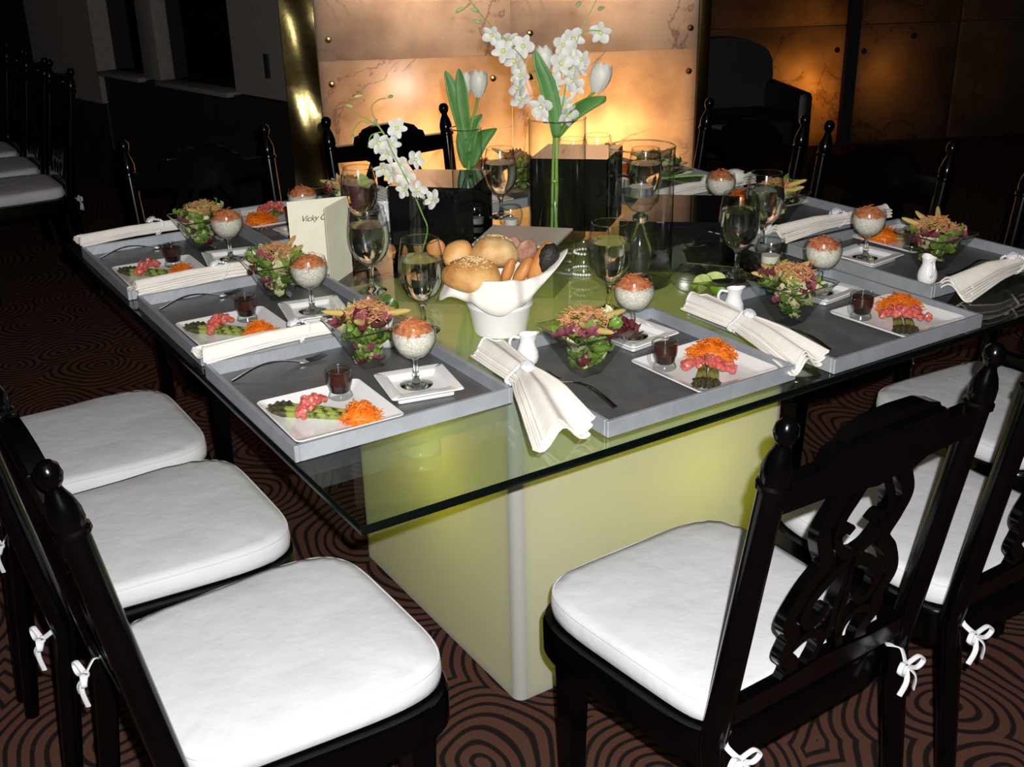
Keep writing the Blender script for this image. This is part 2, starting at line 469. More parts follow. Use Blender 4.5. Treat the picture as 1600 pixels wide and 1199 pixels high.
for x, z, e in ((0.34, 0.36, 8.5), (0.80, 0.34, 10), (1.18, 0.45, 9.5), (1.46, 0.62, 12.5), (0.48, 0.66, 8)):
    lamp('onyx_lamp', wallpt(x, 0.25, z), e, (1.0, 0.60, 0.25), 0.06)
for x in (0.45, 1.35):
    lamp('onyx_lamp', wallpt(x, 0.25, 1.45), 13, (1.0, 0.77, 0.60), 0.06)
    lamp('onyx_lamp', wallpt(x, 0.25, 2.45), 11, (1.0, 0.77, 0.60), 0.06)


def pilaster():
    b = MB()
    def fn(u, v):
        z = v * 2.9
        return (-0.155 + u * 0.153, 0.012 * math.sin(z * 7.0 + u * 1.5) * math.sin(u * PI) - 0.012 + 0.006 * math.sin(z * 17), z)
    b.grid(fn, 8, 60)
    return b.box(-0.155, 0.015, 0, -0.002, 0.2, 2.9)


tr1 = one('trim_1', pilaster(), M['brass'], None, WP, (0, 0, WA)); struct(tr1)
tr2 = one('trim_2', MB().bbox(WW + 0.002, -0.01, 0, WW + 0.058, 0.2, 2.9, 0.004), M['brass'], None, WP, (0, 0, WA)); struct(tr2)

# dim stone wall to the right, further back
W2P = WP - WN * 2.3
def w2x(px, py=100):
    p = onplane(px, py, W2P, WN); return (p - W2P).dot(WE)
w2 = bpy.data.objects.new('wall_right', None); link(w2, None, W2P, (0, 0, WA)); struct(w2)
xa, xb, xc, xd = w2x(1090), w2x(1318), w2x(1336), w2x(1490)
zj = onplane(1250, 42, W2P, WN).z
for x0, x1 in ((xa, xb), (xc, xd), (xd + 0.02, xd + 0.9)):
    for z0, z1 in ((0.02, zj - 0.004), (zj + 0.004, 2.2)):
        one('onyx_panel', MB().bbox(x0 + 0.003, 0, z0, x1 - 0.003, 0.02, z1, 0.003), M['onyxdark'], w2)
one('post', MB().box(xb, -0.04, 0, xc, 0.3, 2.6), M['leather'], w2)
one('back_board', MB().box(xa - 0.3, 0.4, 0, xd + 3.2, 0.45, 3.1), M['darkwall'], w2)
one('side_panel', MB().box(xd + 0.93, -0.03, 0, xd + 3.2, 0.3, 3.1), M['darkwall'], w2)
for px, py in ((1190, 78), (1308, 78), (1350, 80), (1428, 56)):
    p = onplane(px, py, W2P, WN)
    part('bolt', 'bolt2', lambda: MB().lathe([(0.02, 0), (0.02, 0.006), (0.014, 0.013), (0.0001, 0.015)], 12, Matrix.Rotation(PI / 2, 4, 'X')), M['leather'], w2,
         ((p - W2P).dot(WE), 0, p.z))
for px, z, e in ((1265, 0.40, 2.8), (1365, 0.50, 0.35)):
    x = w2x(px, 190)
    lamp('dim_onyx_lamp', W2P + WE * x - WN * 0.22 + Vector((0, 0, z)), e, (1.0, 0.55, 0.16), 0.05)

# left wall with windows
LP = Vector((1.54, 4.10, 0)); LQ = Vector((1.14, 6.00, 0)); LD = (LQ - LP).normalized(); LN = Vector((-LD.y, LD.x, 0))
LA = math.atan2(LD.y, LD.x)
def w3x(px, py):
    p = onplane(px, py, LP, LN); return (p - LP).dot(LD)
w3 = bpy.data.objects.new('wall_left', None); link(w3, None, LP, (0, 0, LA)); struct(w3)
t1, t2, t3, t4, t5, t6 = w3x(447, 100), w3x(364, 100), w3x(247, 60), w3x(222, 60), w3x(160, 80), w3x(58, 60)
one('plaster_panel', MB().box(t1 - 0.02, -0.10, 0.74, t2, 0, 3.1), M['creamwall'], w3)
one('dado', MB().box(t1 - 0.35, -0.10, 0, t5, 0.015, 0.73), M['darkwall'], w3)
one('plaster_panel', MB().box(t5, -0.12, 0.55, t6, 0.05, 3.1), M['creamwall'], w3)
one('dado', MB().box(t5, -0.12, 0, t6 + 4, 0.03, 0.55), M['darkwall'], w3)
one('dark_panel', MB().box(t6, -0.12, 0.55, t6 + 4, 0, 3.1), M['darkwall'], w3)
sw = one('switch_plate', MB().bbox(w3x(423, 115), 0, 0.84, w3x(416, 115), 0.01, 0.96, 0.003), M['switch'], w3)
for n, (a, b_) in enumerate(((t2, t3), (t4, t5))):
    wn = bpy.data.objects.new(f'window_{n + 1}', None); link(wn, None, LP, (0, 0, LA)); struct(wn)
    one('pane', MB().box(a, -0.08, 0.74, b_, -0.07, 3.1), M['window'], wn)
    one('window_sill', MB().bbox(a, -0.1, 0.72, b_, 0.06, 0.745, 0.004), M['trim'], wn)
one('mullion', MB().bbox(t3, -0.1, 0.74, t4, 0.02, 3.1, 0.004), M['trim'], w3)

# ------------------------------------------------------------------ table
GX, GY = 1.93, 1.86
tbl = empty('dining_table', 'large square glass top table on a glowing green frosted acrylic base', 'table', (0.96, 0.93, 0))
def rel(o): return Vector((0.96, 0.93, 0)) * -1
off = Vector((-0.96, -0.93, 0))
gt = one('glass_top', MB().box(0, 0, TOP - 0.014, GX, GY, TOP), M['tabletop'], tbl, off)
def edge():
    b = MB(); t = 0.0035; z0 = TOP - 0.0145; z1 = TOP + 0.0004
    b.bbox(-t, -t, z0, GX + t, 0, z1, 0.0015); b.bbox(-t, GY, z0, GX + t, GY + t, z1, 0.0015)
    b.bbox(-t, 0, z0, 0, GY, z1, 0.0015); b.bbox(GX, 0, z0, GX + t, GY, z1, 0.0015)
    return b
ge = one('polished_edge', edge(), M['glassedge'], gt); ge['label'] = 'dark polished glass edge'
BX0, BY0, BX1, BY1 = 0.478, 0.343, 1.226, 1.089
BT = TOP - 0.0145; BR = 0.022
base = bpy.data.objects.new('base', None); link(base, tbl, off); base['label'] = 'frosted acrylic box base lit yellow green from inside'
for (x0, y0, x1, y1) in ((BX0 + BR, BY0, BX1 - BR, BY0 + 0.008), (BX0 + BR, BY1 - 0.008, BX1 - BR, BY1),
                         (BX0, BY0 + BR, BX0 + 0.008, BY1 - BR), (BX1 - 0.008, BY0 + BR, BX1, BY1 - BR)):
    one('side_panel', MB().box(x0, y0, 0.0, x1, y1, BT - 0.008), M['base'], base)
one('top_panel', MB().box(BX0, BY0, BT - 0.008, BX1, BY1, BT), M['base'], base)
one('bottom_panel', MB().box(BX0 + 0.01, BY0 + 0.01, 0.0, BX1 - 0.01, BY1 - 0.01, 0.01), M['creamwall'], base)
def post(cx, cy, a0):
    ring = [(cx + BR * math.cos(a0 + PI / 2 * k / 8), cy + BR * math.sin(a0 + PI / 2 * k / 8)) for k in range(9)] + [(cx, cy)]
    return MB().loops([[(x, y, z) for x, y in ring] for z in (0.0, BT - 0.008)])
for cx, cy, a0 in ((BX0 + BR, BY0 + BR, PI), (BX1 - BR, BY0 + BR, 1.5 * PI), (BX1 - BR, BY1 - BR, 0), (BX0 + BR, BY1 - BR, PI / 2)):
    one('corner_post', post(cx, cy, a0), M['basepost'], base)
for x, y, z, e in ((0.65, 0.68, 0.48, 1.9), (0.99, 0.54, 0.42, 1.7), (0.90, 0.80, 0.50, 0.5)):
    lamp('table_base_lamp', (x, y, z), e, (1.0, 0.96, 0.32), 0.05)

# ------------------------------------------------------------------ chairs
def leany(z): return -0.215 - 0.095 * max(0.0, (z - 0.44)) / 0.56 if z > 0.44 else -0.215 - 0.05 * (0.44 - z) / 0.44


def post_mb(s):
    zs = [0, 0.2, 0.44, 0.47, 0.6, 0.75, 0.90]
    rs = [0.015, 0.018, 0.021, 0.021, 0.0205, 0.0195, 0.019]
    return MB().tube([(s * (0.205 + 0.008 * z), leany(z), z) for z in zs], rs, 12)


def finial_mb(s):
    z0 = 0.90; ax = Vector((0, leany(1.0) - leany(0.9), 0.1)).normalized()
    q = Vector((0, 0, 1)).rotation_difference(ax).to_matrix().to_4x4()
    prof = [(0.019, -0.004), (0.0235, 0.0), (0.0235, 0.006), (0.0195, 0.010), (0.021, 0.018), (0.0205, 0.032), (0.016, 0.048), (0.0105, 0.060), (0.009, 0.066), (0.0135, 0.072), (0.0165, 0.082), (0.0150, 0.093), (0.009, 0.100), (0.0001, 0.102)]
    return MB().lathe(prof, 14, Matrix.Translation((s * (0.205 + 0.008 * z0), leany(z0), z0)) @ q)


def ribbon(b, pts, wd, th=0.017, n=6):
    P = [Vector((p[0], 0, p[1])) for p in pts]
    S = spline(P, n); m = len(S); L = []; R = []
    for i, p in enumerate(S):
        t = (S[min(i + 1, m - 1)] - S[max(i - 1, 0)]).normalized()
        nn = Vector((-t.z, 0, t.x))
        k = i / (m - 1)
        ww = wd[0] + (wd[1] - wd[0]) * k if isinstance(wd, tuple) else wd
        L.append(p + nn * ww / 2); R.append(p - nn * ww / 2)
    rings = [[(l.x, leany(l.z) - th / 2, l.z), (l.x, leany(l.z) + th / 2, l.z), (r.x, leany(r.z) + th / 2, r.z), (r.x, leany(r.z) - th / 2, r.z)] for l, r in zip(L, R)]
    b.loops(rings)


def splat_mb():
    b = MB()
    for s in (-1, 1):
        ribbon(b, [(s * 0.085, 0.505), (s * 0.078, 0.535), (s * 0.100, 0.565), (s * 0.094, 0.60), (s * 0.112, 0.635), (s * 0.090, 0.685), (s * 0.062, 0.72), (s * 0.078, 0.755), (s * 0.088, 0.79), (s * 0.066, 0.835), (s * 0.06, 0.86)], 0.026)
        ribbon(b, [(0, 0.715), (s * 0.028, 0.725), (s * 0.050, 0.755), (s * 0.052, 0.79), (s * 0.032, 0.825), (s * 0.012, 0.86)], 0.016)
        ribbon(b, [(s * 0.004, 0.70), (s * 0.034, 0.69), (s * 0.068, 0.66), (s * 0.078, 0.63), (s * 0.062, 0.605), (s * 0.040, 0.612), (s * 0.034, 0.632)], (0.022, 0.014))
        ribbon(b, [(s * 0.09, 0.57), (s * 0.06, 0.585), (s * 0.032, 0.575), (s * 0.022, 0.55), (s * 0.032, 0.52), (s * 0.04, 0.50)], 0.015)
        ribbon(b, [(s * 0.022, 0.545), (s * 0.008, 0.585), (s * 0.010, 0.625), (s * 0.004, 0.665), (0, 0.705)], 0.013)
        ribbon(b, [(s * 0.052, 0.76), (s * 0.034, 0.772), (s * 0.022, 0.762)], 0.014)
    return b


def crest_mb():
    top = [(-0.205, 0.905), (-0.125, 0.905), (-0.118, 0.925), (-0.100, 0.930), (-0.088, 0.945), (-0.055, 0.955), (0, 0.958), (0.055, 0.955), (0.088, 0.945), (0.100, 0.930), (0.118, 0.925), (0.125, 0.905), (0.205, 0.905)]
    bot = [(0.205, 0.858), (0.10, 0.853), (0.07, 0.838), (0.035, 0.842), (0, 0.835), (-0.035, 0.842), (-0.07, 0.838), (-0.10, 0.853), (-0.205, 0.858)]
    b = MB()
    n = len(top)
    b.prism(top + bot, lambda x, z: leany(z) - 0.013, lambda x, z: leany(z) + 0.013)
    b.bbox(-0.10, leany(0.95) - 0.016, 0.926, 0.10, leany(0.95) + 0.016, 0.936, 0.003)
    return b


def lower_rail_mb():
    return MB().prism([(-0.205, 0.472), (0.205, 0.472), (0.205, 0.512), (0.1, 0.512), (0, 0.522), (-0.1, 0.512), (-0.205, 0.512)], lambda x, z: leany(z) - 0.011, lambda x, z: leany(z) + 0.011)


def outline(a, bf, bb, n=64):
    """seat plan: rounded front, squarer back"""
    pts = []
    for k in range(n):
        t = 2 * PI * k / n; c = math.cos(t); s_ = math.sin(t)
        ex, ey = (0.37, 0.52) if s_ > 0 else (0.26, 0.26)
        x = a * math.copysign(abs(c) ** ex, c); y = (bf if s_ > 0 else bb) * math.copysign(abs(s_) ** ey, s_)
        x *= 1 + 0.07 * (y / bf)
        pts.append((x, y))
    return pts


def seat_mb():
    o = outline(0.236, 0.235, 0.215)
    b = MB()
    rings = []
    for sc_, z in ((0.975, 0.375), (1.0, 0.38), (1.0, 0.435), (0.985, 0.442)):
        rings.append([(x * sc_, y * sc_, z) for x, y in o])
    return b.loops(rings)


def front_leg_mb(s):
    b = MB()
    b.loops([[(s * 0.178 + sx * h, 0.165 + sy * h, z) for sx, sy in ((-1, -1), (1, -1), (1, 1), (-1, 1))] for h, z in ((0.015, 0), (0.021, 0.3), (0.024, 0.40))])
    return b


def cushion_mb():
    o = outline(0.219, 0.232, 0.207)
    b = MB(); rings = []
    rnd = random.Random(5)
    wob = [rnd.uniform(-1, 1) for _ in range(64)]
    for sc_, z in ((0.97, 0.443), (0.995, 0.449), (1.0, 0.462), (0.995, 0.478), (0.975, 0.487), (0.90, 0.491), (0.72, 0.494), (0.5, 0.4955), (0.25, 0.496), (0.05, 0.496)):
        rings.append([(x * sc_, y * sc_, z + (0.0012 * wob[k] if 0.8 < sc_ < 0.99 else 0)) for k, (x, y) in enumerate(o)])
    return b.loops(rings)


def piping_mb():
    o = outline(0.219, 0.232, 0.207)
    pts = [(x * 0.985, y * 0.985, 0.4835) for x, y in o]; pts.append(pts[0])
    return MB().tube(pts, 0.0022, 6)


def bow_mb(s):
    c = Vector((s * 0.19, -0.252, 0.425)); b = MB()
    def rib(pts, r=0.005): b.tube(spline([c + Vector(p) for p in pts], 5), r, 6, None, 0.45)
    rib([(s * -0.01, 0.035, 0.025), (s * 0.01, 0.02, 0.018), (0, 0, 0)])
    rib([(0, 0, 0), (-0.020, -0.008, 0.016), (-0.030, -0.01, 0.004), (-0.018, -0.008, -0.006), (0, 0, 0)])
    rib([(0, 0, 0), (0.020, -0.008, 0.014), (0.032, -0.01, 0.002), (0.018, -0.008, -0.008), (0, 0, 0)])
    rib([(0, 0, 0), (-0.010, -0.012, -0.02), (-0.022, -0.010, -0.045)])
    rib([(0, 0, 0), (0.012, -0.012, -0.018), (0.018, -0.008, -0.05)])
    b.sphere(c, 0.007, 8, 6)
    return b


def chair(x, y, rz, label, clabel, group=None, cgroup=None):
    t = empty('dining_chair', label, 'chair', (x, y, 0), rz, group)
    part('seat_frame', 'c_seat', seat_mb, M['wood'], t)
    for s in (-1, 1):
        part('leg', f'c_leg{s}', lambda: front_leg_mb(s), M['wood'], t)
        p = part('back_post', f'c_post{s}', lambda: post_mb(s), M['wood'], t)
        part('finial', f'c_fin{s}', lambda: finial_mb(s), M['wood'], p)
    part('crest_rail', 'c_crest', crest_mb, M['wood'], t)
    part('lower_rail', 'c_lr', lower_rail_mb, M['wood'], t)
    part('splat', 'c_splat', splat_mb, M['wood'], t, sharp=50)
    c = empty('seat_cushion', clabel, 'cushion', (x, y, 0.443), rz, cgroup)
    k = part('cover', 'c_cush', cushion_mb, M['cushion'], c, (0, 0, -0.443), sharp=60)
    part('piping', 'c_pipe', piping_mb, M['cushion'], k)
    for s in (-1, 1):
        part('tie_bow', f'c_bow{s}', lambda: bow_mb(s), M['cushion'], c, (0, 0, -0.443))
    return t


CH = [
    (-0.102, 0.176, -PI / 2 + 0.02, 'carved black chair at the corner seat beside the bread pail', 'thick white cushion on the chair at the bread pail corner seat'),
    (-0.145, 0.695, -PI / 2, 'carved black chair between two others on the side with the name card', 'white cushion on the middle chair of the name card side'),
    (-0.150, 1.175, -PI / 2, 'carved black chair at the end seat past the name card', 'greyish white cushion on the end chair past the name card'),
    (0.575, -0.135, 0.03, 'carved black chair with open scrollwork back facing the bread pail', 'white cushion on the scroll back chair facing the bread pail'),
    (1.126, -0.140, 0.0, 'carved black chair facing the bowl of lime wedges', 'white cushion on the chair facing the bowl of limes'),
    (1.700, 0.105, PI / 2, 'carved black chair tucked under the corner beyond the lime bowl', 'white cushion tucked under the glass corner beyond the lime bowl'),
    (1.690, 0.757, PI / 2, 'carved black chair behind the paired water goblets, away from the wall', 'white cushion on the chair behind the paired water goblets'),
    (1.715, 1.300, PI / 2, 'carved black chair in front of the loose tulip', 'white cushion on the chair by the loose tulip'),
    (0.440, 1.690, PI, 'carved black chair with flash-lit crest in front of the dark wall', 'white cushion under the glass before the brass pilaster'),
    (1.070, 1.690, PI, 'carved black chair silhouetted against the glowing stone wall', 'white cushion under the glass before the glowing wall'),
]
for a in CH: chair(*a)
for y, wh in ((4.13, 'end of the dark row nearest the dining table'), (4.66, 'middle of the dark row by the windows'), (5.18, 'end of the dark row by the pale pillar')):
    chair(0.21, y, PI / 2, 'black chair at the ' + wh, 'pale cushion at the ' + wh, 'chairs in the dark row', 'cushions in the dark row')

# dark lounge armchair beyond the partition
def armchair():
    p = onplane(1150, 100, W2P + WN * 0.95, WN)
    t = empty('lounge_armchair', 'dark high backed lounge armchair against the dim stone wall', 'armchair', (p.x, p.y, 0), WA)
    def back():
        poly = [(-0.33, 0.30)] + [(0.33 * math.cos(PI - PI * k / 16) , 0.62 + 0.22 * (max(0, math.sin(PI * k / 16)) ** 0.6)) for k in range(17)] + [(0.33, 0.30)]
        return MB().prism(poly, lambda x, z: 0.22 + 0.1 * (z - 0.3), lambda x, z: 0.34 + 0.1 * (z - 0.3))
    one('backrest', back(), M['leather'], t)
    one('seat', MB().bbox(-0.29, -0.32, 0.2, 0.29, 0.25, 0.42, 0.04), M['leather'], t)
    for s in (-1, 1):
        one('armrest', MB().bbox(s * 0.33 - 0.05, -0.34, 0.12, s * 0.33 + 0.05, 0.30, 0.58, 0.04), M['leather'], t)
        for y in (-0.28, 0.24):
            one('leg', MB().lathe([(0.016, 0), (0.024, 0.2)], 10, Matrix.Translation((s * 0.26, y, 0))), M['wood'], t)
armchair()

# ------------------------------------------------------------------ place settings
def rsq(h, rc, z, n=6):
    """rounded square loop"""
    pts = []
    for q, (sx, sy) in enumerate(((1, 1), (-1, 1), (-1, -1), (1, -1))):
        for k in range(n + 1):
            a = PI / 2 * q + PI / 2 * k / n
            pts.append((sx * (h - rc) + rc * math.cos(a), sy * (h - rc) + rc * math.sin(a), z))
    return pts


def tray_base_mb(): return MB().box(-0.212, -0.202, 0.0005, 0.212, 0.202, 0.006)
def tray_long_mb(): return MB().bbox(-0.22, -0.0045, 0.0005, 0.22, 0.0045, 0.030, 0.0012, None, 1)
def tray_short_mb(): return MB().bbox(-0.0045, -0.2005, 0.0005, 0.0045, 0.2005, 0.030, 0.0012, None, 1)


def plate_mb():
    b = MB()
    pr = [(0.060, 0.0), (0.064, 0.003), (0.094, 0.011), (0.0985, 0.0145), (0.0995, 0.0165), (0.0985, 0.0175), (0.094, 0.0160), (0.076, 0.0075), (0.066, 0.0060), (0.03, 0.0058), (0.004, 0.0058)]
    return b.loops([rsq(h, max(0.002, h * 0.11), z) for h, z in pr])


def dish_mb():
    b = MB()
    pr = [(0.050, 0.0), (0.053, 0.002), (0.054, 0.011), (0.066, 0.0145), (0.068, 0.0165), (0.0665, 0.0185), (0.050, 0.0175), (0.046, 0.0165), (0.042, 0.0095), (0.038, 0.008), (0.004, 0.008)]
    return b.loops([rsq(h, max(0.002, h * 0.10), z) for h, z in pr])


def coupe_foot_mb(): return MB().lathe([(0.0001, 0), (0.030, 0.0), (0.031, 0.0012), (0.026, 0.003), (0.010, 0.007), (0.0055, 0.014), (0.0075, 0.020), (0.0052, 0.027), (0.0042, 0.040), (0.0048, 0.050), (0.010, 0.0555), (0.0001, 0.0575)], 24, None, False)
def coupe_bowl_mb():
    return MB().lathe([(0.0095, 0.0553), (0.022, 0.060), (0.033, 0.070), (0.0395, 0.083), (0.0415, 0.096), (0.0405, 0.108), (0.0375, 0.118), (0.0363, 0.1215), (0.0368, 0.1222), (0.0374, 0.1215)], 28, None, False)
def rice_mb():
    return MB().lathe([(0.0001, 0.0575), (0.018, 0.0605), (0.030, 0.070), (0.0372, 0.083), (0.0394, 0.096), (0.0385, 0.104), (0.030, 0.110), (0.0001, 0.114)], 24, None, False)


def shreds(b, rnd, n, cx, cy, z0, rad, hgt, ln, r, arch=0.5):
    for _ in range(n):
        a = rnd.uniform(0, 2 * PI); q = math.sqrt(rnd.random()) * rad
        x, y = cx + q * math.cos(a), cy + q * math.sin(a)
        z = z0 + hgt * (1 - (q / rad) ** 2) * rnd.uniform(0.55, 1.0)
        d = rnd.uniform(0, 2 * PI); l = ln * rnd.uniform(0.6, 1.3); cv = rnd.uniform(-1, 1) * ln * 0.5
        dz = rnd.uniform(-0.3, 0.35) * l
        e = Vector((math.cos(d), math.sin(d), 0)); f = Vector((-e.y, e.x, 0)); c = Vector((x, y, z))
        b.tube([c - e * l / 2 - Vector((0, 0, dz)), c + f * cv * 0.4 + Vector((0, 0, abs(cv) * arch)), c + e * l / 2 + Vector((0, 0, dz))], [r * 0.7, r, r * 0.6], 4)
    return b


def mound(b, cx, cy, z0, rad, hgt, rnd, nz=0.12):
    rings = []
    for i in range(7):
        t = i / 6 * PI / 2
        rr = rad * math.cos(t); zz = z0 + hgt * math.sin(t)
        rings.append([(cx + max(rr, 0.0005) * (1 + rnd.uniform(-nz, nz)) * math.cos(2 * PI * k / 16), cy + max(rr, 0.0005) * (1 + rnd.uniform(-nz, nz)) * math.sin(2 * PI * k / 16), zz * 1.0) for k in range(16)])
    return b.loops(rings)


def topping_mb(seed):
    rnd = random.Random(seed); b = MB()
    mound(b, 0, 0, 0.100, 0.0355, 0.028, rnd)
    return shreds(b, rnd, 90, 0, 0, 0.103, 0.036, 0.030, 0.016, 0.0012)


def carrot_mb(seed):
    rnd = random.Random(seed); b = MB()
    mound(b, 0, 0, 0.0, 0.030, 0.026, rnd)
    shreds(b, rnd, 230, 0, 0, 0.002, 0.036, 0.030, 0.018, 0.0010)
    return shreds(b, rnd, 30, 0.03, -0.008, 0.002, 0.016, 0.003, 0.016, 0.0010)


def tomato_mb(seed):
    rnd = random.Random(seed); b = MB()
    for i in range(44):
        t = rnd.uniform(-1, 1); s_ = rnd.uniform(0.004, 0.0075)
        x = t * 0.040; y = rnd.uniform(-0.010, 0.010)
        z = s_ * 0.7 + max(0, 0.020 * (1 - t * t)) * rnd.uniform(0.4, 1.0)
        mm = Matrix.Translation((x, y, z)) @ Euler((rnd.uniform(0, 3), rnd.uniform(0, 3), rnd.uniform(0, 3))).to_matrix().to_4x4()
        b.bbox(-s_, -s_ * 0.8, -s_ * 0.7, s_, s_ * 0.8, s_ * 0.7, s_ * 0.42, mm, 2)
    return b


def spear_mb():
    b = MB()
    b.tube([(0, y, 0.0055 + 0.001 * math.sin(y * 30)) for y in (0.0, 0.03, 0.06, 0.10, 0.135, 0.15)], [0.0060, 0.0066, 0.0064, 0.0060, 0.0056, 0.0050], 8)
    return b
def spear_tip_mb():
    b = MB()
    b.tube([(0, y, 0.006) for y in (0.004, -0.004, -0.014, -0.024, -0.030)], [0.0062, 0.0074, 0.0074, 0.0048, 0.001], 8)
    rnd = random.Random(3)
    for i in range(14):
        y = 0.0 - 0.026 * i / 14; a = i * 2.4; rr = 0.006 * (1 - 0.5 * i / 14)
        p = Vector((rr * math.cos(a), y, 0.006 + rr * math.sin(a)))
        b.tube([p, p + Vector((0.0025 * math.cos(a), -0.004, 0.0025 * math.sin(a))), p + Vector((0.0005 * math.cos(a), -0.010, 0.0005 * math.sin(a)))], [0.0022, 0.0026, 0.0003], 5)
    return b


def mug_glass_mb():
    return MB().lathe([(0.0001, 0), (0.020, 0), (0.0225, 0.003), (0.021, 0.008), (0.0185, 0.013), (0.0195, 0.020), (0.0225, 0.028), (0.0235, 0.036), (0.0235, 0.052), (0.0240, 0.0545), (0.0230, 0.0550)], 24, None, False)
def mug_handle_mb():
    return MB().tube(spline([(-0.0215, 0, 0.046), (-0.034, 0, 0.046), (-0.039, 0, 0.034), (-0.034, 0, 0.018), (-0.020, 0, 0.015)], 5), 0.0030, 8)
def sauce_low_mb(): return MB().lathe([(0.0001, 0.0125), (0.0165, 0.013), (0.0178, 0.020), (0.0205, 0.028), (0.0001, 0.0282)], 20, None, False)
def sauce_up_mb(): return MB().lathe([(0.0001, 0.0282), (0.0207, 0.0282), (0.0218, 0.036), (0.0218, 0.0475), (0.0001, 0.0478)], 20, None, False)


def bowl_mb():
    """flared square glass bowl"""
    b = MB(); pr = [(0.022, 0.001), (0.024, 0.004), (0.040, 0.038), (0.054, 0.066), (0.068, 0.090), (0.0690, 0.0910), (0.0675, 0.0905)]
    return b.loops([rsq(h, max(0.004, h * 0.10), z + (0.010 if h > 0.06 else 0) * 0) for h, z in pr], None, True, False)
def bowl_rim_mb():
    pts = [Vector(p) for p in rsq(0.0685, 0.007, 0.0905)]; pts.append(pts[0])
    return MB().tube(pts, 0.0016, 6)


def leaf_mb(seed):
    rnd = random.Random(seed); a = rnd.uniform(0.5, 1.5); ph = rnd.uniform(0, 6); cu = rnd.uniform(-0.25, 0.55)
    def fn(u, v):
        s_ = (u - 0.5) * 2; wv = 0.45 + 0.55 * math.sin(PI * min(1, 0.12 + v * 0.84)) ** 0.7
        ruf = 0.16 * abs(s_) * math.sin(v * 17 * a + ph + s_ * 2)
        return (s_ * 0.5 * wv * (1 + 0.10 * math.sin(v * 23 + ph)), v - 0.5, ruf + cu * (v - 0.5) ** 2 * 1.6 + 0.35 * s_ * s_ * (0.4 + cu))
    return MB().grid(fn, 6, 8)
def corn_mb():
    return MB().lathe([(0.0001, 0), (0.5 * 0.30, 0.03), (0.19, 0.2), (0.18, 0.6), (0.12, 0.9), (0.03, 1.0), (0.0001, 1.01)], 10, None, False)


def pitcher_mb():
    b = MB(); prof = [(0.0001, 0), (0.0155, 0), (0.0205, 0.006), (0.0225, 0.016), (0.0210, 0.028), (0.0160, 0.040), (0.0140, 0.048), (0.0155, 0.056), (0.0172, 0.061), (0.0160, 0.061), (0.0130, 0.048), (0.0140, 0.036), (0.0001, 0.030)]
    seg = 24; rings = []
    for r, z in prof:
        ring = []
        for k in range(seg):
            a = 2 * PI * k / seg; rr = r
            if z > 0.044 and r > 0.012:
                rr = r + 0.007 * max(0, math.cos(a)) ** 6 * (z - 0.044) / 0.017
            ring.append((rr * math.cos(a), rr * math.sin(a), z + (0.004 * max(0, math.cos(a)) ** 4 if z > 0.055 else 0)))
        rings.append(ring)
    return b.loops(rings)
def pitcher_handle_mb():
    return MB().tube(spline([(-0.0150, 0, 0.054), (-0.028, 0, 0.056), (-0.034, 0, 0.044), (-0.029, 0, 0.028), (-0.0205, 0, 0.020)], 6), [0.0030] * 25, 8)


def fork_handle_mb():
    def rib(v): return 0.0028 + 0.0035 * max(0, 1 - v * 1.15) + (0.0060 * max(0, (v - 0.80) / 0.20) if v > 0.80 else 0)
    ys = [-0.095 + 0.145 * k / 16 for k in range(17)]
    b = MB(); rings = []
    for k, y in enumerate(ys):
        v = k / 16; wd = rib(v); z = 0.002 + 0.016 * math.sin(PI * v) ** 1.2 + 0.004 * v; th = 0.0011
        rings.append([(-wd, y, z), (-wd * 0.6, y, z + th), (wd * 0.6, y, z + th), (wd, y, z), (wd * 0.6, y, z - th), (-wd * 0.6, y, z - th)])
    return b.loops(rings)
def fork_head_mb():
    rings = []
    for y, wd, z in ((0.046, 0.0060, 0.007), (0.055, 0.0105, 0.0050), (0.064, 0.0118, 0.0045)):
        rings.append([(-wd, y, z), (0, y, z - 0.001), (wd, y, z), (wd, y, z - 0.002), (0, y, z - 0.003), (-wd, y, z - 0.002)])
    return MB().loops(rings)
def tine_mb():
    return MB().tube([(0, 0.063, 0.0035), (0, 0.080, 0.0030), (0, 0.098, 0.0060), (0, 0.106, 0.0085)], [0.0017, 0.0015, 0.0013, 0.0006], 6, None, 0.7)


def napkin_mb(flare, seed):
    rnd = random.Random(seed); b = MB(); ph = rnd.uniform(0, 6)
    for lay in range(3):
        def fn(u, v):
            y = 0.19 - v * 0.37                      # away from the diner towards the diner
            s_ = (u - 0.5) * 2
            neck = 0.019
            if y > 0.03: wd = neck + (0.030 - neck) * ((y - 0.03) / 0.16) ** 0.8
            else: wd = neck + (0.026 + flare * 0.034 - neck) * ((0.03 - y) / 0.21) ** 0.75
            wd *= 1 - 0.08 * lay
            fold = (0.004 + 0.012 * flare * max(0, (0.03 - y) / 0.21)) * math.sin(s_ * 4.2 + ph + lay * 0.9)
            drop = -flare * 0.026 * max(0, (-0.06 - y) / 0.12)
            x = s_ * wd - flare * 0.035 * max(0, (0.03 - y) / 0.21) + 0.006 * lay
            z = 0.008 + lay * 0.007 + fold + 0.010 * (1 - s_ * s_) * (1 - 0.5 * flare * v) + drop
            return (x, y + 0.006 * math.sin(s_ * 2 + lay), max(z, -0.026 + 0.002 * lay))
        b.grid(fn, 18, 22)
        # rolled edges close the folded layers
        for e in (0.0, 1.0):
            b.tube([Vector(fn(e, k / 14)) + Vector((0, 0, 0.001)) for k in range(15)], 0.0028, 6)
        b.tube([Vector(fn(k / 12, 1.0)) for k in range(13)], 0.0024, 6)
        b.tube([Vector(fn(k / 12, 0.0)) for k in range(13)], 0.0024, 6)
    return b
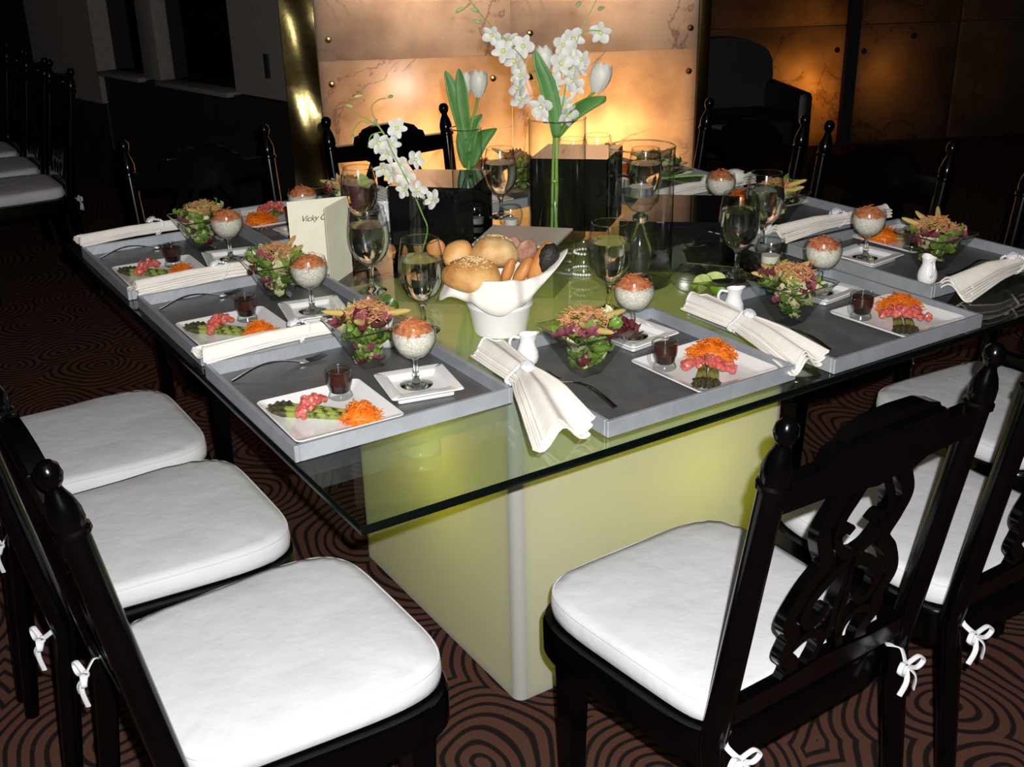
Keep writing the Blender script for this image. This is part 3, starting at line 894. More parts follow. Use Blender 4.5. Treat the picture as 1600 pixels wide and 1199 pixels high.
def chain_mb():
    b = MB()
    for k in range(26):
        a = 2 * PI * k / 26
        b.sphere((0.0275 * math.cos(a), 0.010 * math.sin(2 * a), 0.018 + 0.0205 * math.sin(a)), 0.0036, 8, 5)
    return b
def gem_mb():
    return MB().lathe([(0.0001, 0), (0.006, 0.0015), (0.0105, 0.004), (0.0095, 0.007), (0.0055, 0.0095), (0.0001, 0.0098)], 8, None, False)


SEAT = {
    'L1': (0.209, 0.464, -90, 'corner seat beside the bread pail'),
    'L2': (0.222, 0.970, -90, 'seat beside the folded name card'),
    'L3': (0.218, 1.479, -90, 'end seat past the name card'),
    'F1': (0.687, 0.238, 0, 'seat between bread pail and lime bowl'),
    'F2': (1.203, 0.214, 0, 'seat in front of the lime bowl'),
    'R1': (1.705, 0.406, 90, 'corner seat beyond the lime bowl'),
    'R2': (1.705, 0.930, 90, 'seat behind the paired water goblets'),
    'R3': (1.705, 1.440, 90, 'seat with the loose tulip'),
    'B1': (0.655, 1.648, 180, 'seat backing onto the dark wall'),
    'B2': (1.235, 1.655, 180, 'seat backing onto the glowing wall'),
}
LEAFMATS = ['leaf1', 'leaf3', 'leaf2', 'leaf3', 'leaf1', 'radish', 'leaf4', 'leaf1']
for si, (key, (cx, cy, deg, where)) in enumerate(SEAT.items()):
    rz = math.radians(deg); R = Matrix.Rotation(rz, 4, 'Z'); rnd = random.Random(100 + si)

    def W(u, v, z=0.0):
        return Vector((cx, cy, TOP + z)) + (R @ Vector((u, v, 0)))

    t = empty('tray', f'silver square tray at the {where}', 'tray', W(0, 0), rz, 'silver trays')
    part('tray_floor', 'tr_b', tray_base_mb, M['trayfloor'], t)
    for s in (-1, 1):
        part('rim', 'tr_l', tray_long_mb, M['tray'], t, (0, s * 0.2053, 0))
        part('rim', 'tr_s', tray_short_mb, M['tray'], t, (s * 0.2155, 0, 0))
    FL = 0.0062
    left = deg == -90
    p = part('plate', 'plate', plate_mb, M['porcelain'], None, W(0.096, -0.093, FL), (0, 0, rz + rnd.uniform(-0.03, 0.03)), 50)
    tag(p, f'white square plate with carrots and asparagus at the {where}', 'plate', 'white square plates')
    dpos = {-90: (0.080, 0.092), 0: (0.098, 0.122), 90: (0.055, 0.110), 180: (0.085, 0.115)}[deg]
    drot = rz + (-0.20 if left else 0.12)
    d = part('saucer', 'dish', dish_mb, M['porcelain'], None, W(*dpos, FL), (0, 0, drot), 50)
    tag(d, f'small white square dish under stemmed glass at the {where}', 'dish', 'small white square dishes')
    cpos = W(dpos[0] + (-0.025 if left else 0.0) * 0.3, dpos[1], FL + 0.0082)
    c = empty('dessert_glass', f'stemmed glass of tapioca with red shreds at the {where}', 'glass', cpos, rz, 'stemmed glasses of tapioca')
    part('foot', 'cp_f', coupe_foot_mb, M['gsolid'], c)
    part('bowl', 'cp_b', coupe_bowl_mb, M['glass'], c)
    part('tapioca', 'cp_r', rice_mb, M['rice'], c)
    o = part('topping', f'cp_t{si % 3}', lambda: topping_mb(si), M['shred'], c, None, (0, 0, si)); o['kind'] = 'stuff'
    # on the plate
    PZ = FL + 0.0062
    mg = empty('sauce_mug', f'tiny glass mug of dark brown sauce at the {where}', 'mug', W(0.040, -0.046, PZ), rz, 'tiny glass sauce mugs')
    part('glass_body', 'mg_g', mug_glass_mb, M['glass'], mg)
    part('handle', 'mg_h', mug_handle_mb, M['glass'], mg)
    part('rim', 'mg_r', lambda: MB().tube([(0.0237 * math.cos(2 * PI * k / 24), 0.0237 * math.sin(2 * PI * k / 24), 0.055) for k in range(25)], 0.0010, 6), M['gsolid'], mg)
    part('dark_layer', 'mg_s', sauce_low_mb, M['sauce'], mg)
    part('brown_layer', 'mg_s2', sauce_up_mb, M['sauce2'], mg)
    da = math.atan2(0.115, 0.118)            # spears run across the plate, tips towards the diner's left
    for k in range(4):
        off = (-0.015, -0.004, 0.008, 0.018)[k]; sl = (0.0, -0.006, 0.004, -0.002)[k]
        dirv = Vector((math.cos(da), math.sin(da))); nv = Vector((-dirv.y, dirv.x))
        bx = 0.052 + dirv.x * sl + nv.x * off; by = -0.152 + dirv.y * sl + nv.y * off
        a = part('asparagus_spear', 'asp', spear_mb, M['asp'], None, W(bx, by, PZ + (0.004 if k == 1 else 0.0)), (0, 0, rz + da - PI / 2 + (0.06, -0.05, 0.03, -0.07)[k]))
        part('tip', 'aspt', spear_tip_mb, M['asptip'], a)
        tag(a, f'grilled asparagus spear under carrots at the {where}', 'asparagus', f'asparagus at the {where}')
    a = part('carrot_shreds', f'car{si % 3}', lambda: carrot_mb(si + 7), M['carrot'], None, W(0.148, -0.058, PZ), (0, 0, rz + (0 if not left else 0.6) + 0.2 * si)); a['kind'] = 'stuff'
    if not left: a.scale = (1.32, 1.32, 1.15)
    tag(a, f'mound of grated orange carrot on plate at the {where}', 'carrot', 'mounds of grated carrot')
    a = part('diced_tomato', f'tom{si % 3}', lambda: tomato_mb(si + 20), M['tomato'], None, W(0.083, -0.122, PZ + 0.010), (0, 0, rz + math.atan2(-0.09, 0.075))); a['kind'] = 'stuff'
    if not left: a.scale = (1.22, 1.35, 1.1)
    tag(a, f'strip of diced tomato over asparagus at the {where}', 'tomato', 'strips of diced tomato')
    # salad
    bpos = W(-0.085, 0.036 if not left else 0.075, FL)
    brz = rz + rnd.uniform(-0.12, 0.12)
    bo = empty('salad_bowl', f'flared square glass salad bowl at the {where}', 'bowl', bpos, brz, 'flared square salad bowls')
    part('bowl_wall', 'bw', bowl_mb, M['glass'], bo)
    part('bowl_rim', 'bwr', bowl_rim_mb, M['gsolid'], bo)
    sa = empty('mixed_salad', f'mixed leaf salad with baby corn at the {where}', 'salad', bpos + Vector((0, 0, 0.005)), brz, 'mixed salads')
    for k in range(72):
        lv = k / 72
        zz = 0.010 + 0.092 * lv
        lim = (0.014 + 0.040 * min(1, zz / 0.085)) if zz < 0.08 else 0.064 * math.sqrt(max(0.03, 1 - ((zz - 0.075) / 0.040) ** 2))
        aa = rnd.uniform(0, 2 * PI); q = math.sqrt(rnd.random()) * lim
        s3 = rnd.uniform(0.022, 0.038) * (0.75 if zz < 0.05 else 1.1)
        lm = LEAFMATS[rnd.randrange(8)]; kk = rnd.randrange(5)
        o = part('leaf', f'leaf{kk}{lm}', lambda: leaf_mb(kk + 11), M[lm], sa, (q * math.cos(aa), q * math.sin(aa), zz),
                 (rnd.uniform(-0.9, 0.9), rnd.uniform(-0.9, 0.9), rnd.uniform(0, 6.28)), 80)
        o.scale = (s3, s3 * rnd.uniform(0.9, 1.4), s3)
    for k in range(3):
        aa = rnd.uniform(0, 6.28); q = 0.030
        o = part('baby_corn', 'corn', corn_mb, M['corn'], sa, (q * math.cos(aa), q * math.sin(aa), 0.092 + 0.006 * k), (rnd.uniform(1.0, 1.5), 0, aa + PI / 2 + rnd.uniform(-1, 1)))
        o.scale = (0.034, 0.034, 0.056)
    if key == 'F1':
        for k in range(7):
            o = part('leaf', 'leaf4red%d' % (k % 3), lambda: leaf_mb(31 + k % 3), M['leaf4'], sa, (0.062 + 0.006 * k, -0.010 - 0.010 * (k % 3) + 0.012 * (k % 2), 0.086 - 0.004 * k),
                     (0.5 - 0.3 * (k % 4), 0.5 + 0.2 * (k % 3), 1.3 * k), 80)
            o.scale = (0.030, 0.036, 0.034)
    def top_mb():
        b = MB(); r2 = random.Random(si + 50)
        return shreds(b, r2, 190, 0, 0.004, 0.098, 0.046, 0.026, 0.022, 0.0012)
    o = one('crispy_shreds', top_mb(), M['onion'], sa); o['kind'] = 'stuff'
    # fork, napkin, ring, pitcher
    fk = empty('fork', f'steel dinner fork lying in the tray at the {where}', 'fork', W(-0.166 if left else -0.150, -0.085 if left else -0.035, FL), rz + 0.08, 'steel forks')
    part('handle', 'fk_h', fork_handle_mb, M['steel'], fk)
    hd = part('head', 'fk_d', fork_head_mb, M['steel'], fk)
    for k in range(4):
        part('tine', 'fk_t', tine_mb, M['steel'], hd, ((k - 1.5) * 0.0062, 0, 0))
    flare = 0.25 if left else (0.85 if key in ('F1', 'R1') else 0.5)
    nrot = {'F1': -0.12, 'F2': -0.06, 'R1': PI + 0.1, 'R2': PI - 0.06, 'R3': PI}.get(key, 0.0)
    nu = -0.245 if not left else -0.250
    npos = W(nu, -0.010 if not left else -0.025, 0.026)
    a = part('napkin', f'nap{flare}{si % 2}', lambda: napkin_mb(flare, si), M['napkin'], None, npos, (0, 0, rz + nrot), 60)
    tag(a, f'cream cloth napkin in a rhinestone ring at the {where}', 'napkin', 'cream napkins')
    ro = W(nu, 0.018 if deg != 90 else -0.040, 0.026) if not left else W(nu, 0.004, 0.026)
    rg = empty('napkin_ring', f'rhinestone chain napkin ring at the {where}', 'napkin ring', ro, rz + nrot, 'rhinestone napkin rings')
    part('bead_chain', 'ring', chain_mb, M['crystal'], rg)
    part('gem', 'gem', gem_mb, M['crystal'], rg, (0.006, -0.016, 0.036), (0.4, 0, 0), 10).scale = (1.35, 1.35, 1.35)
    pt = part('creamer', 'pit', pitcher_mb, M['porcelain'], None, W(-0.150, 0.138, FL) if not left else W(-0.160, 0.150, FL), (0, 0, rz + math.radians(-32)), 60)
    part('handle', 'pith', pitcher_handle_mb, M['porcelain'], pt)
    tag(pt, f'small white porcelain creamer in the tray at the {where}', 'creamer', 'small white creamers')

# ------------------------------------------------------------------ water goblets
GOB = [(0.0001, 0), (0.034, 0.0), (0.0345, 0.0015), (0.030, 0.0035), (0.014, 0.009), (0.0065, 0.018), (0.0050, 0.032), (0.0055, 0.050), (0.009, 0.060), (0.013, 0.0645), (0.0001, 0.066)]
GBW = [(0.012, 0.0642), (0.024, 0.072), (0.036, 0.086), (0.0435, 0.102), (0.0475, 0.120), (0.0480, 0.138), (0.0462, 0.160), (0.0430, 0.182), (0.0390, 0.2000)]
def gob_foot(): return MB().lathe(GOB, 28, None, False)
def gob_bowl(): return MB().lathe(GBW, 32, None, False)
def gob_rim():
    b = MB(); pts = [(0.0390 * math.cos(2 * PI * k / 32), 0.0390 * math.sin(2 * PI * k / 32), 0.2) for k in range(33)]
    return b.tube(pts, 0.0009, 6)
def gob_water():
    pr = [(0.0001, 0.0668)] + [(r - 0.0012, z + 0.001) for r, z in GBW[:5]] + [(0.0470, 0.139), (0.0450, 0.160), (0.0001, 0.160)]
    return MB().lathe(pr, 32, None, False)
GOBLETS = [
    ((582, 455), 'water goblet beside the standing name card'),
    ((567, 376), 'water goblet holding a floating lime slice behind the name card'),
    ((663, 517), 'water goblet touching the bread pail cloth'),
    ((951, 486), 'water goblet between the bread pail and the candle cylinder'),
    ((1150, 430), 'water goblet behind the bowl of limes'),
    ((1190, 390), 'water goblet behind another, near the right hand trays'),
    (Vector((1.368, 1.378, 0)), 'water goblet half hidden behind the tall black riser'),
    (Vector((1.462, 1.385, 0)), 'water goblet next to the back edge of the tall black riser'),
    (Vector((1.122, 1.394, 0)), 'water goblet behind the vase of two white tulips'),
    (Vector((1.440, 1.130, 0)), 'water goblet seen through the glass candle cylinder'),
]
for q, lab in GOBLETS:
    p = q if isinstance(q, Vector) else at(*q)
    g = empty('water_goblet', lab, 'goblet', (p.x, p.y, TOP + 0.0003), 0, 'water goblets')
    part('foot', 'gb_f', gob_foot, M['gsolid'], g)
    part('bowl', 'gb_b', gob_bowl, M['glass'], g)
    part('rim', 'gb_r', gob_rim, M['gsolid'], g)
    part('water', 'gb_w', gob_water, M['water'], g)
p = at(567, 376)
ls = one('lime_slice', MB().lathe([(0.0001, 0), (0.020, 0), (0.021, 0.002), (0.020, 0.004), (0.0001, 0.004)], 20, None, False), M['lime'], None, (p.x + 0.004, p.y - 0.02, TOP + 0.166), (1.0, 0.2, 0.3))
tag(ls, 'round lime slice in the goblet behind the name card', 'lime slice')

# ------------------------------------------------------------------ mirrored risers
def riser(name, pts, h, label, mat, top_mat=None, glass=False):
    """pts: four plan corners"""
    c = sum((Vector((x, y, 0)) for x, y in pts), Vector()) / 4
    t = empty(name, label, 'riser', (c.x, c.y, TOP + 0.0003))
    q = [Vector((x, y, 0)) - c for x, y in pts]
    th = 0.005
    for i in range(4):
        a, b_ = q[i], q[(i + 1) % 4]
        n = Vector((-(b_ - a).y, (b_ - a).x, 0)).normalized()
        if n.dot(-(a + b_) / 2) < 0: n = -n
        ring = [a, b_, b_ + n * th, a + n * th]
        one('side_panel', MB().loops([[(p.x, p.y, z) for p in ring] for z in (0, h - th)]), mat, t, sharp=20)
    one('top_panel', MB().loops([[(p.x, p.y, z) for p in q] for z in (h - th, h)]), top_mat or mat, t, sharp=20)
    return t
def sq(c, u, s1, s2):
    e = Vector(u).normalized(); f = Vector((-e.y, e.x)); c = Vector(c)
    return [tuple(c), tuple(c + e * s1), tuple(c + e * s1 + f * s2), tuple(c + f * s2)]
riser('display_riser', [(0.887, 1.158), (1.045, 1.318), (0.883, 1.462), (0.725, 1.319)], 0.16, 'black mirrored riser in front of the vase of two tulips', M['blackbox'])
riser('display_riser', [(1.264, 1.079), (1.422, 1.212), (1.268, 1.362), (1.109, 1.219)], 0.20, 'tallest black mirrored riser behind the orchid cylinder', M['blackbox'])
riser('display_riser', [(1.250, 0.612), (1.475, 0.785), (1.290, 0.955), (1.068, 0.772)], 0.125, 'low wide black mirrored riser behind the candle cylinder', M['blackbox'])
riser('display_riser', [(0.820, 0.690), (0.945, 0.792), (0.812, 0.935), (0.682, 0.820)], 0.122, 'clear glass riser with grey top behind the bread pail', M['glass'], M['greytop'])

# ------------------------------------------------------------------ bread pail
PC = Vector((0.602, 0.577, TOP + 0.0003))
pail = empty('bread_pail', 'white round enamel pail holding cloth and bread rolls', 'pail', PC)
one('bucket', MB().lathe([(0.0001, 0.001), (0.052, 0.0), (0.056, 0.003), (0.058, 0.010), (0.0675, 0.058), (0.0700, 0.062), (0.0705, 0.066), (0.0690, 0.069), (0.0745, 0.098), (0.0775, 0.100), (0.0778, 0.104), (0.0750, 0.105), (0.0725, 0.100), (0.055, 0.012), (0.0001, 0.010)], 40, None, False), M['porcelain'], pail)
def liner():
    b = MB()
    def bump(a, c, w_):
        d = (a - c + PI) % (2 * PI) - PI
        return math.exp(-(d / w_) ** 2)
    # directions in plan: 0 = view right, -90 deg = towards the viewer
    def fn(u, v):
        a = 2 * PI * u
        wv = math.sin(9 * a + 0.7) + 0.6 * math.sin(14 * a)
        left = bump(a, PI * 1.06, 0.42); right = bump(a, 0.05, 0.45); front = bump(a, -PI * 0.5, 0.75); back = bump(a, PI * 0.5, 0.8)
        if v < 0.45:
            k = v / 0.45; r = 0.040 + 0.038 * k; z = 0.045 + 0.070 * k + 0.003 * wv * k
        else:
            k = (v - 0.45) / 0.55
            r = 0.078 + (0.016 + 0.036 * left + 0.044 * right + 0.010 * front + 0.012 * back) * k + 0.003 * wv * k
            z = 0.115 + 0.016 * math.sin(PI * k) * (1 + front) + (0.052 * right - 0.030 * left + 0.014 * back - 0.044 * front) * k * k + 0.004 * wv * k
        return (r * math.cos(a), r * math.sin(a), z)
    return b.grid(fn, 120, 20)
ln = one('pail_liner', liner(), M['napkin'], None, PC, (0, 0, -YAW), 70)
sm = ln.modifiers.new('cloth_thickness', 'SOLIDIFY'); sm.thickness = 0.0018
tag(ln, 'cream cloth draped over the rim of the bread pail', 'cloth')


def blob(rx, ry, rz_, seed=0, n=0.06, squash=0.35):
    rnd = random.Random(seed); ph = [rnd.uniform(0, 6) for _ in range(4)]
    rings = []
    for i in range(13):
        t = PI * i / 12; ring = []
        for k in range(24):
            a = 2 * PI * k / 24
            m = 1 + n * math.sin(2 * a + ph[0] + 2 * t) + n * 0.7 * math.sin(3 * a + ph[1]) * math.sin(t)
            z = -math.cos(t)
            if z < 0: z *= 1 - squash
            ring.append((max(0.0003, rx * math.sin(t) * m) * math.cos(a), max(0.0003, ry * math.sin(t) * m) * math.sin(a), rz_ * z))
        rings.append(ring)
    return MB().loops(rings)
def frompx(px, py, dep=0.0):
    q = Vector((PC.x, PC.y, 0)) + NH * dep
    return atd(px, py, q.x, q.y)
HR = -YAW                                     # heading of the view in plan
r1 = one('sesame_roll', blob(0.064, 0.052, 0.042, 1, 0.05), M['bread'], None, frompx(738, 434, -0.035), (0.16, 0.10, HR + 0.1), 80)
tag(r1, 'large golden sesame roll leaning over the front of the pail', 'bread roll', 'bread in the pail')
def seeds(rx=0.062, ry=0.0505, rz_=0.0425):
    b = MB(); rnd = random.Random(2)
    for _ in range(150):
        a = rnd.uniform(0, 6.28); t = abs(rnd.gauss(0, 0.42))
        if t > 0.95: continue
        p = Vector((rx * math.sin(t) * math.cos(a), ry * math.sin(t) * math.sin(a), rz_ * math.cos(t)))
        mm = Matrix.Translation(p) @ Matrix.Rotation(rnd.uniform(0, 3), 4, 'Z')
        b.sphere((0, 0, 0), 0.0015, 6, 4, (1.7, 1, 0.8), mm)
    return b
o = one('sesame_seeds', seeds(), M['sesame'], r1); o['kind'] = 'stuff'
r2 = one('bread_roll', blob(0.053, 0.046, 0.040, 4, 0.05), M['breadlt'], None, frompx(774, 398, 0.020), (-0.35, 0.25, HR + 0.3), 80)
tag(r2, 'pale round bread roll topped with seeds behind the sesame roll', 'bread roll', 'bread in the pail')
o = one('sesame_seeds', seeds(0.052, 0.045, 0.0405), M['sesame'], r2); o['kind'] = 'stuff'
r3 = one('bread_roll', blob(0.032, 0.028, 0.030, 9, 0.12), M['bread'], None, frompx(716, 398, 0.020), (0.2, -0.5, HR), 80)
tag(r3, 'small knobbly golden roll by the goblet rim', 'bread roll', 'bread in the pail')
r4 = one('rye_slice', blob(0.024, 0.010, 0.028, 5, 0.03, 0.0), M['breadrd'], None, frompx(823, 393, 0.035), (0.2, 0.1, HR + 0.5), 80)
tag(r4, 'brown rye bread slice standing behind the pale roll', 'bread slice', 'bread in the pail')
r5 = one('rye_slice', blob(0.022, 0.009, 0.024, 6, 0.03, 0.0), M['breadrd'], None, frompx(799, 386, 0.055), (0.1, -0.1, HR + 0.2), 80)
tag(r5, 'dark rye slice peeking over the pale roll', 'bread slice', 'bread in the pail')
r6 = one('bread_stick', blob(0.012, 0.012, 0.030, 7, 0.05, 0.0), M['crust2'], None, frompx(794, 424, -0.020), (0.1, 0.35, HR), 80)
tag(r6, 'short orange crust bread stick beside the sesame roll', 'bread stick', 'bread in the pail')
r7 = one('bread_stick', blob(0.014, 0.014, 0.034, 8, 0.05, 0.0), M['crust2'], None, frompx(817, 424, 0.0), (-0.1, 0.55, HR), 80)
tag(r7, 'thick orange crust bread stick beside the poppy loaf', 'bread stick', 'bread in the pail')
r8 = one('poppy_loaf', blob(0.022, 0.020, 0.056, 10, 0.05, 0.0), M['crust2'], None, frompx(845, 415, 0.010), (0.0, 0.42, HR), 80)
tag(r8, 'long orange bread stick with a black poppy seed crust', 'bread stick', 'bread in the pail')
one('seed_crust', MB().tube([(0.006, -0.004, z) for z in (-0.020, -0.008, 0.006, 0.020, 0.034, 0.048, 0.055)], [0.004, 0.014, 0.020, 0.0225, 0.022, 0.016, 0.002], 14), M['poppy'], r8, sharp=80)
r9 = one('bread_slice', blob(0.020, 0.008, 0.020, 12, 0.05, 0.0), M['crust2'], None, frompx(682, 388, 0.035), (0.1, -0.3, HR), 80)
tag(r9, 'toasted bread slice poking out behind the small roll', 'bread slice', 'bread in the pail')

# ------------------------------------------------------------------ cards
a0 = at(551, 424); a1 = at(464, 438) + Vector((0.0, 0.018, 0)); a2 = Vector((0.438, 1.078, TOP))
def card(a0, a1, a2, h, label, text=None):
    t = empty('name_card', label, 'card', (a0.x, a0.y, TOP + 0.0004))
    def panel(q, name):
        e = (q - a0); L = e.length; e.normalize(); n = Vector((-e.y, e.x, 0)) * 0.0006
        ring = [Vector((0, 0, 0)) + n, e * L + n, e * L - n, -n]
        return one(name, MB().loops([[(p.x, p.y, z) for p in ring] for z in (0, h)]), M['paper'], t, sharp=20), e, L
    p1, e, L = panel(a1, 'inner_leaf')
    panel(a2, 'outer_leaf')
    if text:
        cu = bpy.data.curves.new('text', 'FONT'); cu.body = text; cu.size = 0.021; cu.shear = 0.45; cu.extrude = 0.0001; cu.space_character = 0.92
        to = bpy.data.objects.new('text_tmp', cu); COL.objects.link(to)
        dg = bpy.context.evaluated_depsgraph_get()
        me = bpy.data.meshes.new_from_object(to.evaluated_get(dg)); bpy.data.objects.remove(to)
        me.materials.append(M['ink'])
        ob = bpy.data.objects.new('handwriting', me); link(ob, p1)
        ex = -e; up = Vector((0, 0, 1)); nn = ex.cross(up)
        st = e * (L - 0.028) + up * (h - 0.052) + nn * 0.0012
        ob.matrix_local = Matrix(((ex.x, up.x, nn.x, st.x), (ex.y, up.y, nn.y, st.y), (ex.z, up.z, nn.z, st.z), (0, 0, 0, 1)))
        ob['label'] = 'black script handwriting'
    return t
card(a0, a1, a2, 0.190, 'folded ivory name card standing open with black script writing', 'Vicky Chu')

# ------------------------------------------------------------------ vases
def cyl_vase(p, r, h, label, name='cylinder_vase'):
    t = empty(name, label, 'vase', (p.x, p.y, TOP + 0.0003))
    one('glass_wall', MB().lathe([(0.0001, 0.001), (r * 0.96, 0.0), (r, 0.004), (r, h)], 48, None, False), M['glass'], t, sharp=60)
    pts = [(r * math.cos(2 * PI * k / 48), r * math.sin(2 * PI * k / 48), h) for k in range(49)]
    one('rim', MB().tube(pts, 0.0018, 6), M['gsolid'], t)
    one('thick_foot', MB().lathe([(0.0001, 0.0012), (r * 0.95, 0.0012), (r * 0.965, 0.006), (r * 0.95, 0.011), (0.0001, 0.011)], 40, None, False), M['glass'], t)
    return t
VA = at(871, 372); VB = at(998, 441); VC = at(733, 343); VD = at(658, 404)
cyl_vase(VA, 0.0755, 0.322, 'tall clear cylinder vase around the orchids and tulips')
cyl_vase(VB, 0.0755, 0.322, 'tall clear cylinder around the floating candle')
vc = cyl_vase(VC, 0.044, 0.262, 'slim clear cylinder vase holding two white tulips')
one('water', MB().lathe([(0.0001, 0.012), (0.0425, 0.012), (0.0425, 0.10), (0.0001, 0.10)], 32, None, False), M['glass'], vc)

def bottle(p, label, s=1.0, wl=0.085):
    t = empty('bud_vase', label, 'vase', (p.x, p.y, TOP + 0.0003))
    pr = [(0.0001, 0.001), (0.030 * s, 0.0), (0.033 * s, 0.004), (0.034 * s, 0.020), (0.030 * s, 0.060), (0.022 * s, 0.105), (0.0165 * s, 0.140), (0.0165 * s, 0.152), (0.019 * s, 0.160)]
    one('glass_wall', MB().lathe(pr, 28, None, False), M['glass'], t, sharp=60)
    one('rim', MB().tube([(0.019 * s * math.cos(2 * PI * k / 28), 0.019 * s * math.sin(2 * PI * k / 28), 0.16) for k in range(29)], 0.0012, 6), M['gsolid'], t)
    one('water', MB().lathe([(0.0001, 0.006), (0.031 * s, 0.006), (0.0325 * s, 0.02), (0.0285 * s, 0.06), (0.0245 * s, wl), (0.0001, wl)], 24, None, False), M['glass'], t)
    return t
bottle(VD, 'small clear bottle vase holding the drooping orchid spray')
bottle(Vector((VA.x - 0.012, VA.y - 0.006, 0)), 'small clear bottle vase standing inside the orchid cylinder', 1.35, 0.095)

# floating candle on a glass stand inside the second cylinder
cs = empty('candle_stand', 'stemmed glass candle holder inside the tall clear cylinder', 'candle holder', (VB.x, VB.y, TOP + 0.012))
one('stand', MB().lathe([(0.0001, 0), (0.036, 0), (0.037, 0.003), (0.020, 0.010), (0.024, 0.030), (0.030, 0.055), (0.026, 0.085), (0.013, 0.115), (0.008, 0.130), (0.018, 0.140), (0.018, 0.150), (0.008, 0.158)], 28, None, False), M['gsolid'], cs)
one('cup', MB().lathe([(0.008, 0.158), (0.024, 0.165), (0.036, 0.182), (0.042, 0.205), (0.041, 0.225), (0.039, 0.235)], 28, None, False), M['glass'], cs)
tl = empty('tealight', 'silver tealight candle in the stemmed holder', 'candle', (VB.x, VB.y, TOP + 0.012 + 0.197))
one('metal_cup', MB().lathe([(0.0001, 0), (0.0275, 0), (0.0285, 0.002), (0.0285, 0.022), (0.0275, 0.022), (0.0275, 0.019), (0.0001, 0.019)], 28, None, False), M['tin'], tl)
one('wax', MB().lathe([(0.0001, 0.0175), (0.027, 0.0175), (0.027, 0.0205), (0.0001, 0.021)], 24, None, False), M['wax'], tl)
one('wick', MB().tube([(0, 0, 0.020), (0.001, 0, 0.028), (0.002, 0, 0.032)], 0.0008, 5), M['wax'], tl)

def votive(p, label, s=1.0):
    t = empty('votive_glass', label, 'votive', (p.x, p.y, TOP + 0.0003), 0, 'low glass votives')
    pr = [(0.0001, 0.001), (0.022 * s, 0), (0.029 * s, 0.006 * s), (0.034 * s, 0.024 * s), (0.034 * s, 0.038 * s), (0.029 * s, 0.055 * s)]
    one('glass_wall', MB().lathe(pr, 28, None, False), M['glass'], t, sharp=60)
    one('rim', MB().tube([(0.029 * s * math.cos(2 * PI * k / 28), 0.029 * s * math.sin(2 * PI * k / 28), 0.055 * s) for k in range(29)], 0.0011, 6), M['gsolid'], t)
    one('candle', MB().lathe([(0.0001, 0.004), (0.020 * s, 0.004), (0.020 * s, 0.020 * s), (0.0001, 0.021 * s)], 20, None, False), M['wax'], t)
votive(Vector((1.092, 1.296, 0)), 'low glass votive between black riser and orchid cylinder')
votive(at(1203, 412), 'low glass votive behind the salad near the lime bowl', 1.1)
bl = empty('beaded_holder', 'bell shaped glass candle holder trimmed with rhinestone rows', 'candle holder', (0.992, 0.812, TOP + 0.0003))
one('glass_bell', MB().lathe([(0.036, 0.0), (0.036, 0.006), (0.028, 0.022), (0.022, 0.036), (0.020, 0.060), (0.024, 0.078), (0.030, 0.086)], 28, None, False), M['glass'], bl, sharp=60)
def beads(r, z, n):
    b = MB()
    for k in range(n):
        a = 2 * PI * k / n
        b.sphere((r * math.cos(a), r * math.sin(a), z), 0.0034, 7, 5)
    return b
for r, z, n in ((0.037, 0.004, 34), (0.023, 0.052, 18)):
    one('bead_row', beads(r, z, n), M['crystal'], bl)

# lime bowl
lp = at(1101, 462)
lb = empty('lime_bowl', 'shallow clear glass bowl of lime wedges', 'bowl', (lp.x, lp.y, TOP + 0.0003), 0.6)
def limebowl_mb():
    pr = [(0.026, 0.001), (0.030, 0.004), (0.050, 0.022), (0.070, 0.044), (0.073, 0.050)]
    return MB().loops([rsq(h, max(0.006, h * 0.25), z) for h, z in pr], None, True, False)
one('bowl_wall', limebowl_mb(), M['glass'], lb)
pts = [Vector(p) for p in rsq(0.073, 0.018, 0.050)]; pts.append(pts[0])
one('bowl_rim', MB().tube(pts, 0.0016, 6), M['gsolid'], lb)
def wedge():
    b = MB(); rings = []
    for i in range(9):
        t = PI * (i + 0.001) / 8.002; r = 0.018 * math.sin(t); z = -0.026 * math.cos(t)
        rings.append([(0, 0, z)] + [(r * math.cos(a), r * math.sin(a), z) for a in [PI * 0.4 * k / 5 for k in range(6)]])
    return b.loops(rings)
def wedge_peel():
    b = MB()
    def fn(u, v):
        t = PI * (0.02 + 0.96 * v); a = PI * 0.4 * u; r = 0.0186 * math.sin(t)
        return (r * math.cos(a), r * math.sin(a), -0.0266 * math.cos(t))
    return b.grid(fn, 5, 8)
rnd = random.Random(8)
for k, (dx, dy, dz, ax) in enumerate(((0.0, 0.01, 0.030, 0.2), (0.028, 0.0, 0.034, 1.0), (-0.02, -0.02, 0.022, 2.2), (0.015, -0.03, 0.024, 3.4), (0.01, 0.03, 0.024, 5.0))):
    o = part('lime_wedge', 'wedge', wedge, M['lime'], None, (lp.x + dx, lp.y + dy, TOP + dz), (1.3 + 0.2 * k, 0.3 * k, ax), 40)
    part('peel', 'peel', wedge_peel, M['limepeel'], o)
    tag(o, 'pale green lime wedge in the shallow glass bowl', 'lime wedge', 'lime wedges in the bowl')

